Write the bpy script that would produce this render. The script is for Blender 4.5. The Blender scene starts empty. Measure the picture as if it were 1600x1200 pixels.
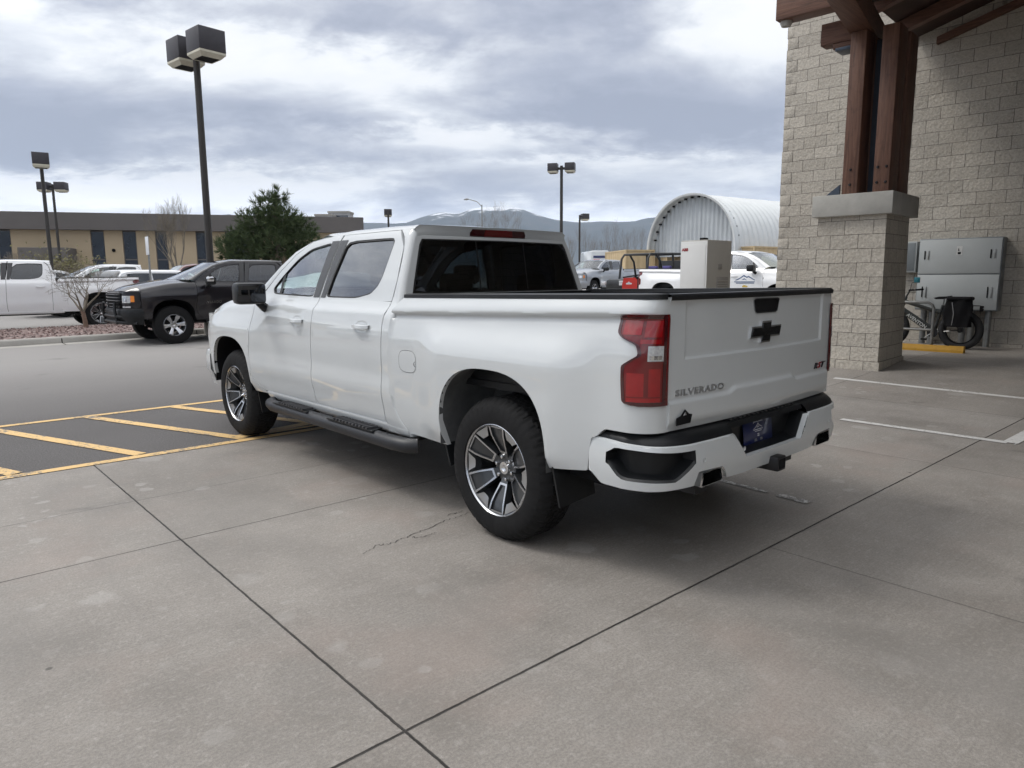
import bpy, bmesh, math, random
from math import sin, cos, pi, radians, sqrt, atan2, hypot, floor
from mathutils import Vector, Matrix, noise as mn
random.seed(7)
scene = bpy.context.scene
COL = scene.collection

# ------------------------------------------------------------------ camera
YAW, PITCH, ROLL = 0.7406, -0.1506, -0.0067
CAM = Vector((-3.5606, -2.9611, 1.5109))
FPX = 1100.6
FH = Vector((sin(YAW), cos(YAW), 0)); RH = Vector((cos(YAW), -sin(YAW), 0))
def make_camera():
    cd = bpy.data.cameras.new('camera'); cam = bpy.data.objects.new('camera', cd)
    cd.sensor_width = 36; cd.lens = FPX * 36 / 1600; cd.clip_start = .05; cd.clip_end = 60000
    f = Vector((sin(YAW)*cos(PITCH), cos(YAW)*cos(PITCH), sin(PITCH)))
    r = RH.copy(); u = r.cross(f)
    r2 = cos(ROLL)*r + sin(ROLL)*u; u2 = -sin(ROLL)*r + cos(ROLL)*u
    m = Matrix((r2, u2, -f)).transposed().to_4x4(); m.translation = CAM
    cam.matrix_world = m
    COL.objects.link(cam); scene.camera = cam
make_camera()
def at(px, D):
    """map position (x, y) at distance D ahead of the viewpoint and bearing px"""
    p = CAM + RH * ((px-800)/FPX*D) + FH * D
    return p.x, p.y
def smooth(a, b, x):
    t = (x-a)/(b-a); t = 0 if t < 0 else 1 if t > 1 else t
    return t*t*(3-2*t)
def terrain(x, y):
    dx, dy = x-CAM.x, y-CAM.y
    D = dx*FH.x+dy*FH.y; L = dx*RH.x+dy*RH.y
    dn = .652*L+.758*D
    def ramp(v, a, w): # smooth hinge
        v -= a
        return 0 if v < 0 else (v*v/(2*w) if v < w else v-w/2)
    gA = .0125*(ramp(D, 10, 3)-ramp(D, 62, 6))
    gB = .055*(ramp(dn, 9.7, 1)-ramp(dn, 12.4, 1))
    return gA+gB

# ------------------------------------------------------------------ light
SUN_EL, SUN_AZ = 52, 318      # azimuth measured clockwise from +Y
EXPOSURE = .42
def make_world():
    w = bpy.data.worlds.new('World'); scene.world = w; w.use_nodes = True
    nt = w.node_tree; N = nt.nodes; Lk = nt.links; N.clear()
    out = N.new('ShaderNodeOutputWorld'); bg = N.new('ShaderNodeBackground'); bg.inputs[1].default_value = .1
    Lk.new(bg.outputs[0], out.inputs[0])
    sky = N.new('ShaderNodeTexSky'); sky.sky_type = 'NISHITA'; sky.sun_disc = False
    sky.sun_elevation = radians(SUN_EL); sky.sun_rotation = radians(SUN_AZ); sky.air_density = 1.2; sky.dust_density = 2.5
    tc = N.new('ShaderNodeTexCoord')
    sep = N.new('ShaderNodeSeparateXYZ'); Lk.new(tc.outputs['Generated'], sep.inputs[0])
    def math_(op, a, b=None, c=None):
        n = N.new('ShaderNodeMath'); n.operation = op
        for i, v in enumerate((a, b, c)):
            if v is None: continue
            if isinstance(v, (int, float)): n.inputs[i].default_value = v
            else: Lk.new(v, n.inputs[i])
        return n.outputs[0]
    zz = math_('ADD', math_('MAXIMUM', sep.outputs['Z'], 0), .24)
    px = math_('DIVIDE', sep.outputs['X'], zz); py = math_('DIVIDE', sep.outputs['Y'], zz)
    # rotate into the viewing direction so that the cloud rolls run across it
    a = math_('ADD', math_('MULTIPLY', px, RH.x), math_('MULTIPLY', py, RH.y))
    b = math_('ADD', math_('MULTIPLY', px, FH.x), math_('MULTIPLY', py, FH.y))
    cb = N.new('ShaderNodeCombineXYZ'); Lk.new(math_('MULTIPLY', a, .78), cb.inputs[0]); Lk.new(b, cb.inputs[1]); cb.inputs[2].default_value = 3.7
    def nz(scale, detail, rough, off, dist=.4):
        mp = N.new('ShaderNodeMapping'); mp.inputs['Location'].default_value = off
        Lk.new(cb.outputs[0], mp.inputs[0])
        n = N.new('ShaderNodeTexNoise'); n.inputs['Scale'].default_value = scale; n.inputs['Detail'].default_value = detail
        n.inputs['Roughness'].default_value = rough; n.inputs['Distortion'].default_value = dist
        Lk.new(mp.outputs[0], n.inputs[0]); return n.outputs['Fac']
    big = nz(.7, 3, .5, CLOUD_OFF, .3); mid = nz(2.6, 10, .58, (3.1, 1.7, 0), .35); fine = nz(8.5, 10, .62, (9, 2, 1), .2)
    d = math_('ADD', math_('MULTIPLY', big, .36), math_('ADD', math_('MULTIPLY', mid, .42), math_('MULTIPLY', fine, .20)))
    d = math_('ADD', d, .010)
    # the larger cloud masses: (sideways, up, half width, half height, thickness)
    sa_ = math_('ADD', math_('ADD', math_('MULTIPLY', sep.outputs['X'], RH.x), math_('MULTIPLY', sep.outputs['Y'], RH.y)), math_('MULTIPLY', math_('SUBTRACT', mid, .5), .16))
    se_ = math_('ADD', sep.outputs['Z'], math_('MULTIPLY', math_('SUBTRACT', fine, .5), .05))
    for (A, E, wa, we, amp) in CLOUDS:
        q = math_('ADD', math_('POWER', math_('ABSOLUTE', math_('DIVIDE', math_('SUBTRACT', sa_, A), wa)), 2), math_('POWER', math_('ABSOLUTE', math_('DIVIDE', math_('SUBTRACT', se_, E), we)), 2))
        d = math_('ADD', d, math_('MULTIPLY', math_('EXPONENT', math_('MULTIPLY', q, -1)), amp*1.25))
    cr = N.new('ShaderNodeValToRGB'); Lk.new(d, cr.inputs[0])
    e = cr.color_ramp.elements
    stops = [(.36, (1.00, 1.00, 1.00)), (.42, (.94, .95, .96)), (.465, (.72, .745, .79)), (.505, (.56, .58, .64)), (.55, (.42, .445, .525)), (.61, (.315, .34, .42))]
    e[0].position, e[0].color = stops[0][0], (*stops[0][1], 1); e[1].position, e[1].color = stops[-1][0], (*stops[-1][1], 1)
    for p, c in stops[1:-1]:
        q = e.new(p); q.color = (*c, 1)
    # towards the horizon: thin bright cloud with flat streaks
    el = sep.outputs['Z']
    cb2 = N.new('ShaderNodeCombineXYZ')
    az = math_('ADD', math_('MULTIPLY', sep.outputs['X'], RH.x), math_('MULTIPLY', sep.outputs['Y'], RH.y))
    Lk.new(math_('MULTIPLY', az, 2.2), cb2.inputs[0]); Lk.new(math_('MULTIPLY', el, 26), cb2.inputs[1])
    n2 = N.new('ShaderNodeTexNoise'); n2.inputs['Scale'].default_value = 1.3; n2.inputs['Detail'].default_value = 7; n2.inputs['Roughness'].default_value = .55; n2.inputs['Distortion'].default_value = .6
    Lk.new(cb2.outputs[0], n2.inputs[0])
    cr2 = N.new('ShaderNodeValToRGB'); Lk.new(n2.outputs['Fac'], cr2.inputs[0])
    e = cr2.color_ramp.elements
    e[0].position, e[0].color = .34, (1, 1, .96, 1); e[1].position, e[1].color = .72, (.66, .69, .74, 1)
    q = e.new(.52); q.color = (.90, .92, .91, 1)
    hz = N.new('ShaderNodeMapRange'); hz.interpolation_type = 'SMOOTHSTEP'
    Lk.new(math_('ADD', el, math_('MULTIPLY', math_('SUBTRACT', mid, .5), .10)), hz.inputs[0])
    hz.inputs[1].default_value = .035; hz.inputs[2].default_value = .115; hz.inputs[3].default_value = 1; hz.inputs[4].default_value = 0
    mx = N.new('ShaderNodeMix'); mx.data_type = 'RGBA'
    Lk.new(hz.outputs[0], mx.inputs[0]); Lk.new(cr.outputs[0], mx.inputs[6]); Lk.new(cr2.outputs[0], mx.inputs[7])
    # glow of the hidden sun through the cloud and brighter cover overhead
    sd = Vector((sin(radians(SUN_AZ))*cos(radians(SUN_EL)), cos(radians(SUN_AZ))*cos(radians(SUN_EL)), sin(radians(SUN_EL))))
    dot = N.new('ShaderNodeVectorMath'); dot.operation = 'DOT_PRODUCT'; Lk.new(tc.outputs['Generated'], dot.inputs[0]); dot.inputs[1].default_value = sd
    g1 = N.new('ShaderNodeMapRange'); g1.interpolation_type = 'SMOOTHSTEP'; Lk.new(dot.outputs['Value'], g1.inputs[0])
    g1.inputs[1].default_value = .45; g1.inputs[2].default_value = 1; g1.inputs[3].default_value = 1.0; g1.inputs[4].default_value = SUNGLOW
    g2 = N.new('ShaderNodeMapRange'); g2.interpolation_type = 'SMOOTHSTEP'; Lk.new(el, g2.inputs[0])
    g2.inputs[1].default_value = .35; g2.inputs[2].default_value = .9; g2.inputs[3].default_value = 1; g2.inputs[4].default_value = ZENITH
    g3 = N.new('ShaderNodeMapRange'); g3.interpolation_type = 'SMOOTHSTEP'; Lk.new(el, g3.inputs[0])   # seen through the low haze
    g3.inputs[1].default_value = .0; g3.inputs[2].default_value = .14; g3.inputs[3].default_value = 2.7; g3.inputs[4].default_value = 1
    gain = math_('MULTIPLY', math_('MULTIPLY', math_('MULTIPLY', g1.outputs[0], g3.outputs[0]), g2.outputs[0]), CLOUD_GAIN)
    hi = N.new('ShaderNodeMapRange'); hi.interpolation_type = 'SMOOTHSTEP'; Lk.new(el, hi.inputs[0]); hi.inputs[1].default_value = .36; hi.inputs[2].default_value = .62
    thin = N.new('ShaderNodeMix'); thin.data_type = 'RGBA'; Lk.new(math_('MULTIPLY', hi.outputs[0], .45), thin.inputs[0]); Lk.new(mx.outputs[2], thin.inputs[6]); thin.inputs[7].default_value = (1, .98, .945, 1)
    vm = N.new('ShaderNodeVectorMath'); vm.operation = 'SCALE'; Lk.new(thin.outputs[2], vm.inputs[0]); Lk.new(gain, vm.inputs['Scale'])
    mx2 = N.new('ShaderNodeMix'); mx2.data_type = 'RGBA'; mx2.inputs[0].default_value = .93
    Lk.new(sky.outputs[0], mx2.inputs[6]); Lk.new(vm.outputs[0], mx2.inputs[7])
    Lk.new(mx2.outputs[2], bg.inputs[0])
CLOUDS = [(-0.5717, 0.1649, 0.109, 0.0395, 0.1), (-0.5378, 0.1354, 0.0778, 0.0181, 0.05), (0.2105, 0.1987, 0.1729, 0.0322, 0.13), (0.0859, 0.2489, 0.2102, 0.0297, 0.05), (-0.3785, 0.1168, 0.2059, 0.0264, -0.13), (-0.5054, 0.0991, 0.1015, 0.0183, -0.09), (-0.1927, 0.2612, 0.2001, 0.0302, -0.085), (-0.5172, 0.2895, 0.0601, 0.0268, -0.08), (-0.0832, 0.1847, 0.1835, 0.0159, -0.075), (0.0193, 0.1151, 0.2221, 0.0168, 0.07), (0.0884, 0.1514, 0.1854, 0.013, -0.07), (-0.1871, 0.3168, 0.307, 0.0214, 0.035), (0.3031, 0.3046, 0.0768, 0.0395, -0.08), (-0.2829, 0.2016, 0.1486, 0.0225, 0.05), (0.2701, 0.1333, 0.1007, 0.0176, -0.05)]
CLOUD_OFF = (0, 0, 0); SUNGLOW = 1.5; ZENITH = 1.5; CLOUD_GAIN = 9.3
make_world()
sl = bpy.data.lights.new('sun', 'SUN'); sl.energy = 1.0; sl.angle = radians(16); sl.color = (1, .965, .91)
sun = bpy.data.objects.new('sun', sl); COL.objects.link(sun)
sun.rotation_euler = (radians(90-SUN_EL), 0, radians(180-SUN_AZ) if False else -radians(SUN_AZ)+pi)
vs = scene.view_settings; vs.view_transform = 'Standard'; vs.look = 'None'; vs.gamma = 1; vs.use_curve_mapping = False
vs.exposure = EXPOSURE

# ------------------------------------------------------------------ materials
MATS = {}
class NT:
    def __init__(s, name):
        s.m = bpy.data.materials.new(name); s.m.use_nodes = True
        s.nt = s.m.node_tree; s.N = s.nt.nodes; s.L = s.nt.links
        s.b = s.N['Principled BSDF']
    def n(s, t, **k):
        n = s.N.new('ShaderNode'+t)
        for a, v in k.items(): setattr(n, a, v)
        return n
    def link(s, a, b): s.L.new(a, b)
    def math(s, op, a, b=None, c=None, clamp=False):
        n = s.N.new('ShaderNodeMath'); n.operation = op; n.use_clamp = clamp
        for i, v in enumerate((a, b, c)):
            if v is None: continue
            if isinstance(v, (int, float)): n.inputs[i].default_value = v
            else: s.L.new(v, n.inputs[i])
        return n.outputs[0]
    def noise(s, scale, detail=4, rough=.55, vec=None, stretch=None, dist=0, off=None):
        n = s.N.new('ShaderNodeTexNoise'); n.inputs['Scale'].default_value = scale; n.inputs['Detail'].default_value = detail
        n.inputs['Roughness'].default_value = rough; n.inputs['Distortion'].default_value = dist
        if vec is None: vec = s.tc()
        if stretch or off:
            mp = s.N.new('ShaderNodeMapping'); mp.inputs['Scale'].default_value = stretch or (1, 1, 1)
            mp.inputs['Location'].default_value = off or (0, 0, 0)
            s.L.new(vec, mp.inputs[0]); vec = mp.outputs[0]
        s.L.new(vec, n.inputs[0]); return n.outputs['Fac']
    def tc(s, k='Object'):
        if not hasattr(s, '_tc'): s._tc = s.N.new('ShaderNodeTexCoord')
        return s._tc.outputs[k]
    def ramp(s, fac, stops):
        n = s.N.new('ShaderNodeValToRGB'); s.L.new(fac, n.inputs[0]); e = n.color_ramp.elements
        def c4(c): return (c, c, c, 1) if isinstance(c, (int, float)) else (*c, 1)
        e[0].position = stops[0][0]; e[0].color = c4(stops[0][1]); e[1].position = stops[-1][0]; e[1].color = c4(stops[-1][1])
        for p, c in stops[1:-1]: q = e.new(p); q.color = c4(c)
        return n.outputs[0]
    def mix(s, f, a, b, mode='MIX'):
        n = s.N.new('ShaderNodeMix'); n.data_type = 'RGBA'; n.blend_type = mode
        for i, v in ((0, f), (6, a), (7, b)):
            if isinstance(v, (int, float)) and i == 0: n.inputs[0].default_value = v
            elif isinstance(v, (tuple, list)): n.inputs[i].default_value = (*v, 1) if len(v) == 3 else v
            elif isinstance(v, (int, float)): n.inputs[i].default_value = (v, v, v, 1)
            else: s.L.new(v, n.inputs[i])
        return n.outputs[2]
    def bump(s, h, dist=.01, strength=1):
        n = s.N.new('ShaderNodeBump'); n.inputs['Distance'].default_value = dist; n.inputs['Strength'].default_value = strength
        s.L.new(h, n.inputs['Height']); s.L.new(n.outputs[0], s.b.inputs['Normal'])
    def base(s, c):
        if isinstance(c, (tuple, list)): s.b.inputs['Base Color'].default_value = (*c, 1)
        else: s.L.new(c, s.b.inputs['Base Color'])
    def set(s, **k):
        nm = dict(rough='Roughness', metal='Metallic', coat='Coat Weight', coatr='Coat Roughness', spec='Specular IOR Level', trans='Transmission Weight', ior='IOR')
        for a, v in k.items():
            i = s.b.inputs[nm[a]]
            if isinstance(v, (int, float)): i.default_value = v
            else: s.L.new(v, i)
def mat(name, col, rough=.5, metal=0, coat=0, coatr=.03, var=.06, vscale=6, spec=.5, bump=0, bscale=60):
    if name in MATS: return MATS[name]
    t = NT(name)
    if var:
        f = t.noise(vscale, 5, .6)
        a = tuple(max(0, c*(1-var)) for c in col); b = tuple(min(1, c*(1+var)) for c in col)
        t.base(t.ramp(f, [(.3, a), (.7, b)]))
    else: t.base(col)
    t.set(rough=rough, metal=metal, coat=coat, coatr=coatr, spec=spec)
    if bump: t.bump(t.noise(bscale, 4, .6), bump)
    MATS[name] = t.m; return t.m
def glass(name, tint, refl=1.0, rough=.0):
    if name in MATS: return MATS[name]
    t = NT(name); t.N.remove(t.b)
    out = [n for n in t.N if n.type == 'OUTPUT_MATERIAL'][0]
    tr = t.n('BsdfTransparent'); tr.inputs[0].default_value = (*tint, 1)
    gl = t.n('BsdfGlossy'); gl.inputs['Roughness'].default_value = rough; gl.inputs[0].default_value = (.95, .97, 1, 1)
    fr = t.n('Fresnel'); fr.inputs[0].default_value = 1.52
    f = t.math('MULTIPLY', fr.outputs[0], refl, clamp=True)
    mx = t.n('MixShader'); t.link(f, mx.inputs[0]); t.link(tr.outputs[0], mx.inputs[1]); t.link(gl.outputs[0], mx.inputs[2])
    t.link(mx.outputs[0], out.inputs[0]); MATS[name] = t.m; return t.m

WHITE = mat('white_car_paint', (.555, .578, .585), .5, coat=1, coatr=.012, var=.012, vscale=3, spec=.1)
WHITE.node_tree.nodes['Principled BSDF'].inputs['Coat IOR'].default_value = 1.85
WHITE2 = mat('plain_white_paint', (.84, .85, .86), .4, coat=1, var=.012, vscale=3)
PLASTIC = mat('black_plastic', (.010, .011, .0125), .40, spec=.35, var=.15, bump=.0004, bscale=400)
GLOSSBLK = mat('gloss_black', (.006, .006, .007), .12, var=.05)
MATTE = mat('matte_dark', (.008, .008, .009), .85, spec=.2, var=.2)
RUBBER = mat('tyre_rubber', (.009, .009, .0095), .8, spec=.28, var=.22, vscale=14, bump=.0012, bscale=160)
CHROME = mat('chrome', (.72, .73, .75), .12, 1, var=.03)
ALLOY = mat('machined_alloy', (.55, .56, .58), .22, 1, var=.04)
ALLOYD = mat('satin_machined_foot', (.46, .47, .48), .3, .9, var=.08)
GUN = mat('gunmetal_paint', (.045, .048, .052), .3, .4, coat=.6, var=.08)
LINER = mat('grey_liner', (.085, .088, .09), .8, var=.2, vscale=9, bump=.002, bscale=40)
SEAL = mat('black_rubber_seal', (.01, .01, .01), .5, var=.1)
INTER = mat('cabin_fabric', (.03, .03, .032), .85, var=.15)
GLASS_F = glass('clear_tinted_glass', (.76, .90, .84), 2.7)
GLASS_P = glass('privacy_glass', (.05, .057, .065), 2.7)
GLASS_R = glass('rear_privacy_glass', (.05, .058, .07), 1.4)
GLASS_W = glass('windshield_glass', (.62, .74, .70), 1.5)
RED = mat('red_lens', (.13, .001, .002), .12, coat=1, var=.1, vscale=20)
REDB = mat('bright_red_lens', (.27, .002, .004), .08, coat=1, var=.1, vscale=30)
REDD = mat('smoked_red_lens', (.05, .004, .006), .1, coat=1, var=.1)
CLEAR = mat('clear_lens', (.55, .56, .57), .15, .3, coat=1, var=.25, vscale=60)
AMBER = mat('amber_lens', (.85, .26, .03), .15, coat=1, var=.1)
PILLAR = mat('dark_pillar_trim', (.055, .056, .058), .35, var=.08)
MIRRORG = mat('mirror_glass', (.07, .075, .085), .03, 1, var=0)
BOARD = mat('textured_black_tube', (.014, .015, .018), .42, var=.12, bump=.0004, bscale=500)
TREADPAD = mat('worn_tread_bar', (.07, .07, .075), .45, var=.2)
SILVER = mat('brushed_silver', (.42, .43, .44), .3, .8, var=.05)
PLATEB = mat('blue_plate', (.006, .013, .075), .3, coat=.5, var=.05)
PLATEW = mat('plate_print', (.62, .63, .66), .5, var=.05)
HEADL = mat('roof_lining', (.22, .22, .215), .9, var=.05)
STEELD = mat('dark_steel', (.03, .03, .032), .45, .6, var=.2)

# ------------------------------------------------------------------ mesh helpers
class MB:
    def __init__(s): s.v = []; s.f = []; s.mi = []; s.mats = []
    def m(s, mat):
        if mat not in s.mats: s.mats.append(mat)
        s.cur = s.mats.index(mat); return s
    cur = 0
    def add(s, vs, fs, mat=None):
        if mat is not None: s.m(mat)
        o = len(s.v); s.v += [tuple(p) for p in vs]
        for f in fs: s.f.append(tuple(i+o for i in f)); s.mi.append(s.cur)
        return s
    def grid(s, rows, mat=None, closed=False):
        n = len(rows[0]); vs = [p for r in rows for p in r]; fs = []
        for i in range(len(rows)-1):
            for j in range(n if closed else n-1):
                k = (j+1) % n
                fs.append((i*n+j, i*n+k, (i+1)*n+k, (i+1)*n+j))
        return s.add(vs, fs, mat)
    def box(s, x0, x1, y0, y1, z0, z1, mat=None, bev=0, M=None):
        bm = bmesh.new(); bmesh.ops.create_cube(bm, size=1)
        sx, sy, sz = x1-x0, y1-y0, z1-z0
        for v in bm.verts: v.co = Vector(((v.co.x+.5)*sx+x0, (v.co.y+.5)*sy+y0, (v.co.z+.5)*sz+z0))
        if bev: bmesh.ops.bevel(bm, geom=bm.edges[:], offset=min(bev, .45*min(abs(sx), abs(sy), abs(sz))), segments=2, affect='EDGES', profile=.5)
        bm.verts.index_update()
        vs = [v.co.copy() for v in bm.verts]
        if M is not None: vs = [M @ v for v in vs]
        s.add(vs, [[v.index for v in f.verts] for f in bm.faces], mat); bm.free(); return s
    def tube(s, path, r, n=8, mat=None, caps=True):
        P = [Vector(p) for p in path]; R = r if isinstance(r, (list, tuple)) else [r]*len(P)
        rows = []; up = None
        for i, p in enumerate(P):
            t = (P[min(i+1, len(P)-1)]-P[max(i-1, 0)]).normalized()
            if up is None:
                up = Vector((0, 0, 1)) if abs(t.z) < .9 else Vector((1, 0, 0))
            a = t.cross(up).normalized(); up = a.cross(t).normalized()
            rows.append([p+(a*cos(2*pi*k/n)+up*sin(2*pi*k/n))*R[i] for k in range(n)])
        o = len(s.v); s.grid(rows, mat, True)
        if caps:
            s.f.append(tuple(o+k for k in range(n))); s.mi.append(s.cur)
            e = o+(len(P)-1)*n; s.f.append(tuple(e+k for k in range(n))); s.mi.append(s.cur)
        return s
    def lathe(s, prof, n=32, mat=None, axis='X', c=(0, 0, 0), a0=0, a1=2*pi):
        rows = []; full = abs(a1-a0-2*pi) < 1e-6
        for k in range(n if full else n+1):
            a = a0+(a1-a0)*k/n; row = []
            for (h, r) in prof:
                if axis == 'X': p = (h, r*cos(a), r*sin(a))
                elif axis == 'Z': p = (r*cos(a), r*sin(a), h)
                else: p = (r*cos(a), h, r*sin(a))
                row.append((p[0]+c[0], p[1]+c[1], p[2]+c[2]))
            rows.append(row)
        if full: rows.append(rows[0])
        return s.grid(rows, mat)
    def prism(s, poly, d0, d1, fn, mat=None):
        """poly of 2D points, fn(a, b, d) -> 3D"""
        n = len(poly); vs = [fn(a, b, d0) for a, b in poly]+[fn(a, b, d1) for a, b in poly]
        fs = [tuple(range(n)), tuple(range(2*n-1, n-1, -1))]+[(i, (i+1) % n, (i+1) % n+n, i+n) for i in range(n)]
        return s.add(vs, fs, mat)
    def build(s, name, mat=None, parent=None, smooth=True, ang=35, rim=None, loc=None, rotz=None, weld=True):
        me = bpy.data.meshes.new(name)
        me.from_pydata([tuple(p) for p in s.v], [], s.f); me.update()
        mats = s.mats if s.mats else [mat]
        for m in mats: me.materials.append(m)
        if len(mats) > 1: me.polygons.foreach_set('material_index', s.mi)
        if weld or rim:
            bm = bmesh.new(); bm.from_mesh(me)
            if weld: bmesh.ops.remove_doubles(bm, verts=bm.verts, dist=.0002)
            if rim:
                axis, d = rim
                be = [e for e in bm.edges if e.is_boundary]
                r = bmesh.ops.extrude_edge_only(bm, edges=be)
                for v in r['geom']:
                    if isinstance(v, bmesh.types.BMVert):
                        if axis == 'x': v.co.x -= d if v.co.x > 0 else -d
                        elif axis == 'y': v.co.y += d
                        else: v.co.z -= d
            bm.to_mesh(me); bm.free()
        if smooth:
            me.polygons.foreach_set('use_smooth', [True]*len(me.polygons))
            me.set_sharp_from_angle(angle=radians(ang))
        o = bpy.data.objects.new(name, me); COL.objects.link(o)
        if parent: o.parent = parent
        if loc: o.location = loc
        if rotz is not None: o.rotation_euler = (0, 0, rotz)
        return o
def thing(name, label, cat, loc=(0, 0, 0), rotz=0, group=None):
    o = bpy.data.objects.new(name, None); COL.objects.link(o); o.location = loc; o.rotation_euler = (0, 0, rotz); o.empty_display_size = .2
    return tag(o, label, cat, group)
def tag(o, label, cat, group=None):
    o['label'] = label; o['category'] = cat
    if group: o['group'] = group
    return o
def struct(o): o['kind'] = 'structure'; return o
def copy_tree(o, parent=None):
    c = o.copy(); COL.objects.link(c)
    if parent is not None: c.parent = parent
    for ch in list(o.children): copy_tree(ch, c)
    return c
def mono(tab):
    X = [t[0] for t in tab]; Y = [t[1] for t in tab]; n = len(X)
    d = [(Y[i+1]-Y[i])/(X[i+1]-X[i]) for i in range(n-1)]
    m = [d[0]]+[0 if d[i-1]*d[i] <= 0 else 2*d[i-1]*d[i]/(d[i-1]+d[i]) for i in range(1, n-1)]+[d[-1]]
    def f(x):
        if x <= X[0]: return Y[0]+(x-X[0])*0
        if x >= X[-1]: return Y[-1]
        lo, hi = 0, n-1
        while hi-lo > 1:
            k = (lo+hi)//2
            if X[k] <= x: lo = k
            else: hi = k
        h = X[lo+1]-X[lo]; t = (x-X[lo])/h; t2 = t*t; t3 = t2*t
        return (2*t3-3*t2+1)*Y[lo]+(t3-2*t2+t)*h*m[lo]+(-2*t3+3*t2)*Y[lo+1]+(t3-t2)*h*m[lo+1]
    return f
def lin(a, b, n): return [a+(b-a)*i/n for i in range(n+1)]
def lerp(a, b, t): return a+(b-a)*t
def text_mb(txt, size, depth, fn, m, bold=0, space=1.0, shear=0, squash=1):
    """lettering as a thin solid; fn(u, v, d) maps sheet coordinates (centred) to 3D"""
    cu = bpy.data.curves.new('t', 'FONT'); cu.body = txt; cu.size = size; cu.align_x = 'CENTER'; cu.align_y = 'CENTER'
    cu.extrude = depth/2; cu.offset = bold; cu.space_character = space; cu.shear = shear; cu.resolution_u = 3
    o = bpy.data.objects.new('t', cu); COL.objects.link(o); dg = bpy.context.evaluated_depsgraph_get()
    me = bpy.data.meshes.new_from_object(o.evaluated_get(dg))
    vs = [fn(v.co.x*squash, v.co.y, v.co.z+depth/2) for v in me.vertices]; fs = [tuple(p.vertices) for p in me.polygons]
    bpy.data.objects.remove(o); bpy.data.curves.remove(cu); bpy.data.meshes.remove(me)
    m.add(vs, fs); return m

BUMPF = {'wide': None, 'chrome': CHROME, 'black': PLASTIC, 'silver': None}
# ------------------------------------------------------------------ pickup trucks
WB = 3.80
CABT = mono([(.42, .950), (.47, .958), (.52, .975), (.60, .992), (.72, 1.003), (.86, 1.006), (1.0, 1.010), (1.12, 1.006), (1.20, .997), (1.255, .987), (1.270, .984), (1.285, .974), (1.31, .952), (1.345, .932), (1.362, .925), (1.5, .882), (1.65, .828), (1.76, .786), (1.81, .764), (1.85, .735)])
BEDT = mono([(.42, .955), (.50, .968), (.56, .982), (.70, .998), (.85, 1.004), (1.0, 1.004), (1.12, .999), (1.20, .986), (1.255, .970), (1.288, .9585), (1.297, .960), (1.309, .985), (1.316, .990), (1.325, .989), (1.395, .958), (1.425, .948)])
ZTOP = mono([(3.25, 1.352), (3.77, 1.325), (4.16, 1.262), (4.45, 1.20), (4.80, 1.12)])
def flare(y, yc):
    return 1-smooth(.46, .80, abs(y-yc))
def Wd(y, z):
    if y < 1.04:
        zc = (1.285+.0262*(1.02-y))-1.31
        w = BEDT(z-zc*smooth(.95, 1.25, z))
        w += .052*flare(y, 0)*smooth(1.262, 1.05, z)*smooth(.40, .60, z)
        w -= .018*smooth(-.55, -1.0, y)
        return w
    if y < 3.30:
        w = CABT(z)
        w += .010*smooth(.62, .72, z)*smooth(.86, .76, z)
        w += .038*flare(y, WB)*smooth(1.25, 1.03, z)*smooth(.40, .6, z)
        w -= .03*smooth(2.4, 3.4, y)*smooth(1.3, 1.4, z)
        return w
    d = 1.345-ZTOP(y)
    w = CABT(min(1.345, z+d*smooth(.85, 1.1, z)))
    w += .038*flare(y, WB)*smooth(1.22, 1.03, z)*smooth(.40, .6, z)
    return w-.035*smooth(4.05, 4.5, y)
def arch(y, yc, zs, H, hw=.452, n=2.55):
    s = abs(y-yc)/hw
    return None if s >= 1 else zs+H*(1-s**n)**(1/n)
def P(sx, y, z, off=0): return (sx*(Wd(y, z)+off), y, z)
def PB(sx, s, z, off=0):
    """bed side that turns the rear corner; s < -.90 runs round it"""
    if s >= -.90: return P(sx, s, z, off)
    th = min(1, (-.90-s)/.24)*pi/2; w = Wd(-.90, z); ax = w-.845; ay = .158
    return (sx*(w-ax*(1-cos(th))+off*cos(th)), -.90-ay*sin(th)-off*sin(th), z)
YG = mono([(.46, .885), (.50, .894), (.54, .944), (.62, 1.0), (.75, 1.045), (.84, 1.052), (1.1, 1.052), (1.22, 1.044), (1.29, 1.028), (1.34, .985), (1.395, .925), (1.43, .915)])
YDR = mono([(.50, 1.162), (.545, 1.156), (.8, 1.150), (1.03, 1.143), (1.20, 1.138), (1.287, 1.124), (1.355, 1.117), (1.42, 1.11), (1.5, 1.108), (1.62, 1.118), (1.72, 1.138), (1.80, 1.18), (1.842, 1.25)])
YDM = mono([(.50, 2.15), (.60, 2.17), (.75, 2.176), (.95, 2.170), (1.165, 2.157), (1.30, 2.145), (1.362, 2.135), (1.60, 2.09), (1.842, 2.035)])
YDF = mono([(.50, 3.07), (.53, 3.14), (.60, 3.26), (.68, 3.30), (.77, 3.317), (.96, 3.29), (1.10, 3.27), (1.22, 3.262), (1.345, 3.275)])
def rsmp(keys, k):
    out = []
    n = len(keys)
    for i in range(n):
        a, b = keys[i], keys[(i+1) % n]
        for j in range(k): out.append((lerp(a[0], b[0], j/k), lerp(a[1], b[1], j/k)))
    return out
def soften(pts, it=2):
    for _ in range(it):
        n = len(pts); pts = [((pts[i-1][0]+2*pts[i][0]+pts[(i+1) % n][0])/4, (pts[i-1][1]+2*pts[i][1]+pts[(i+1) % n][1])/4) for i in range(n)]
    return pts
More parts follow.
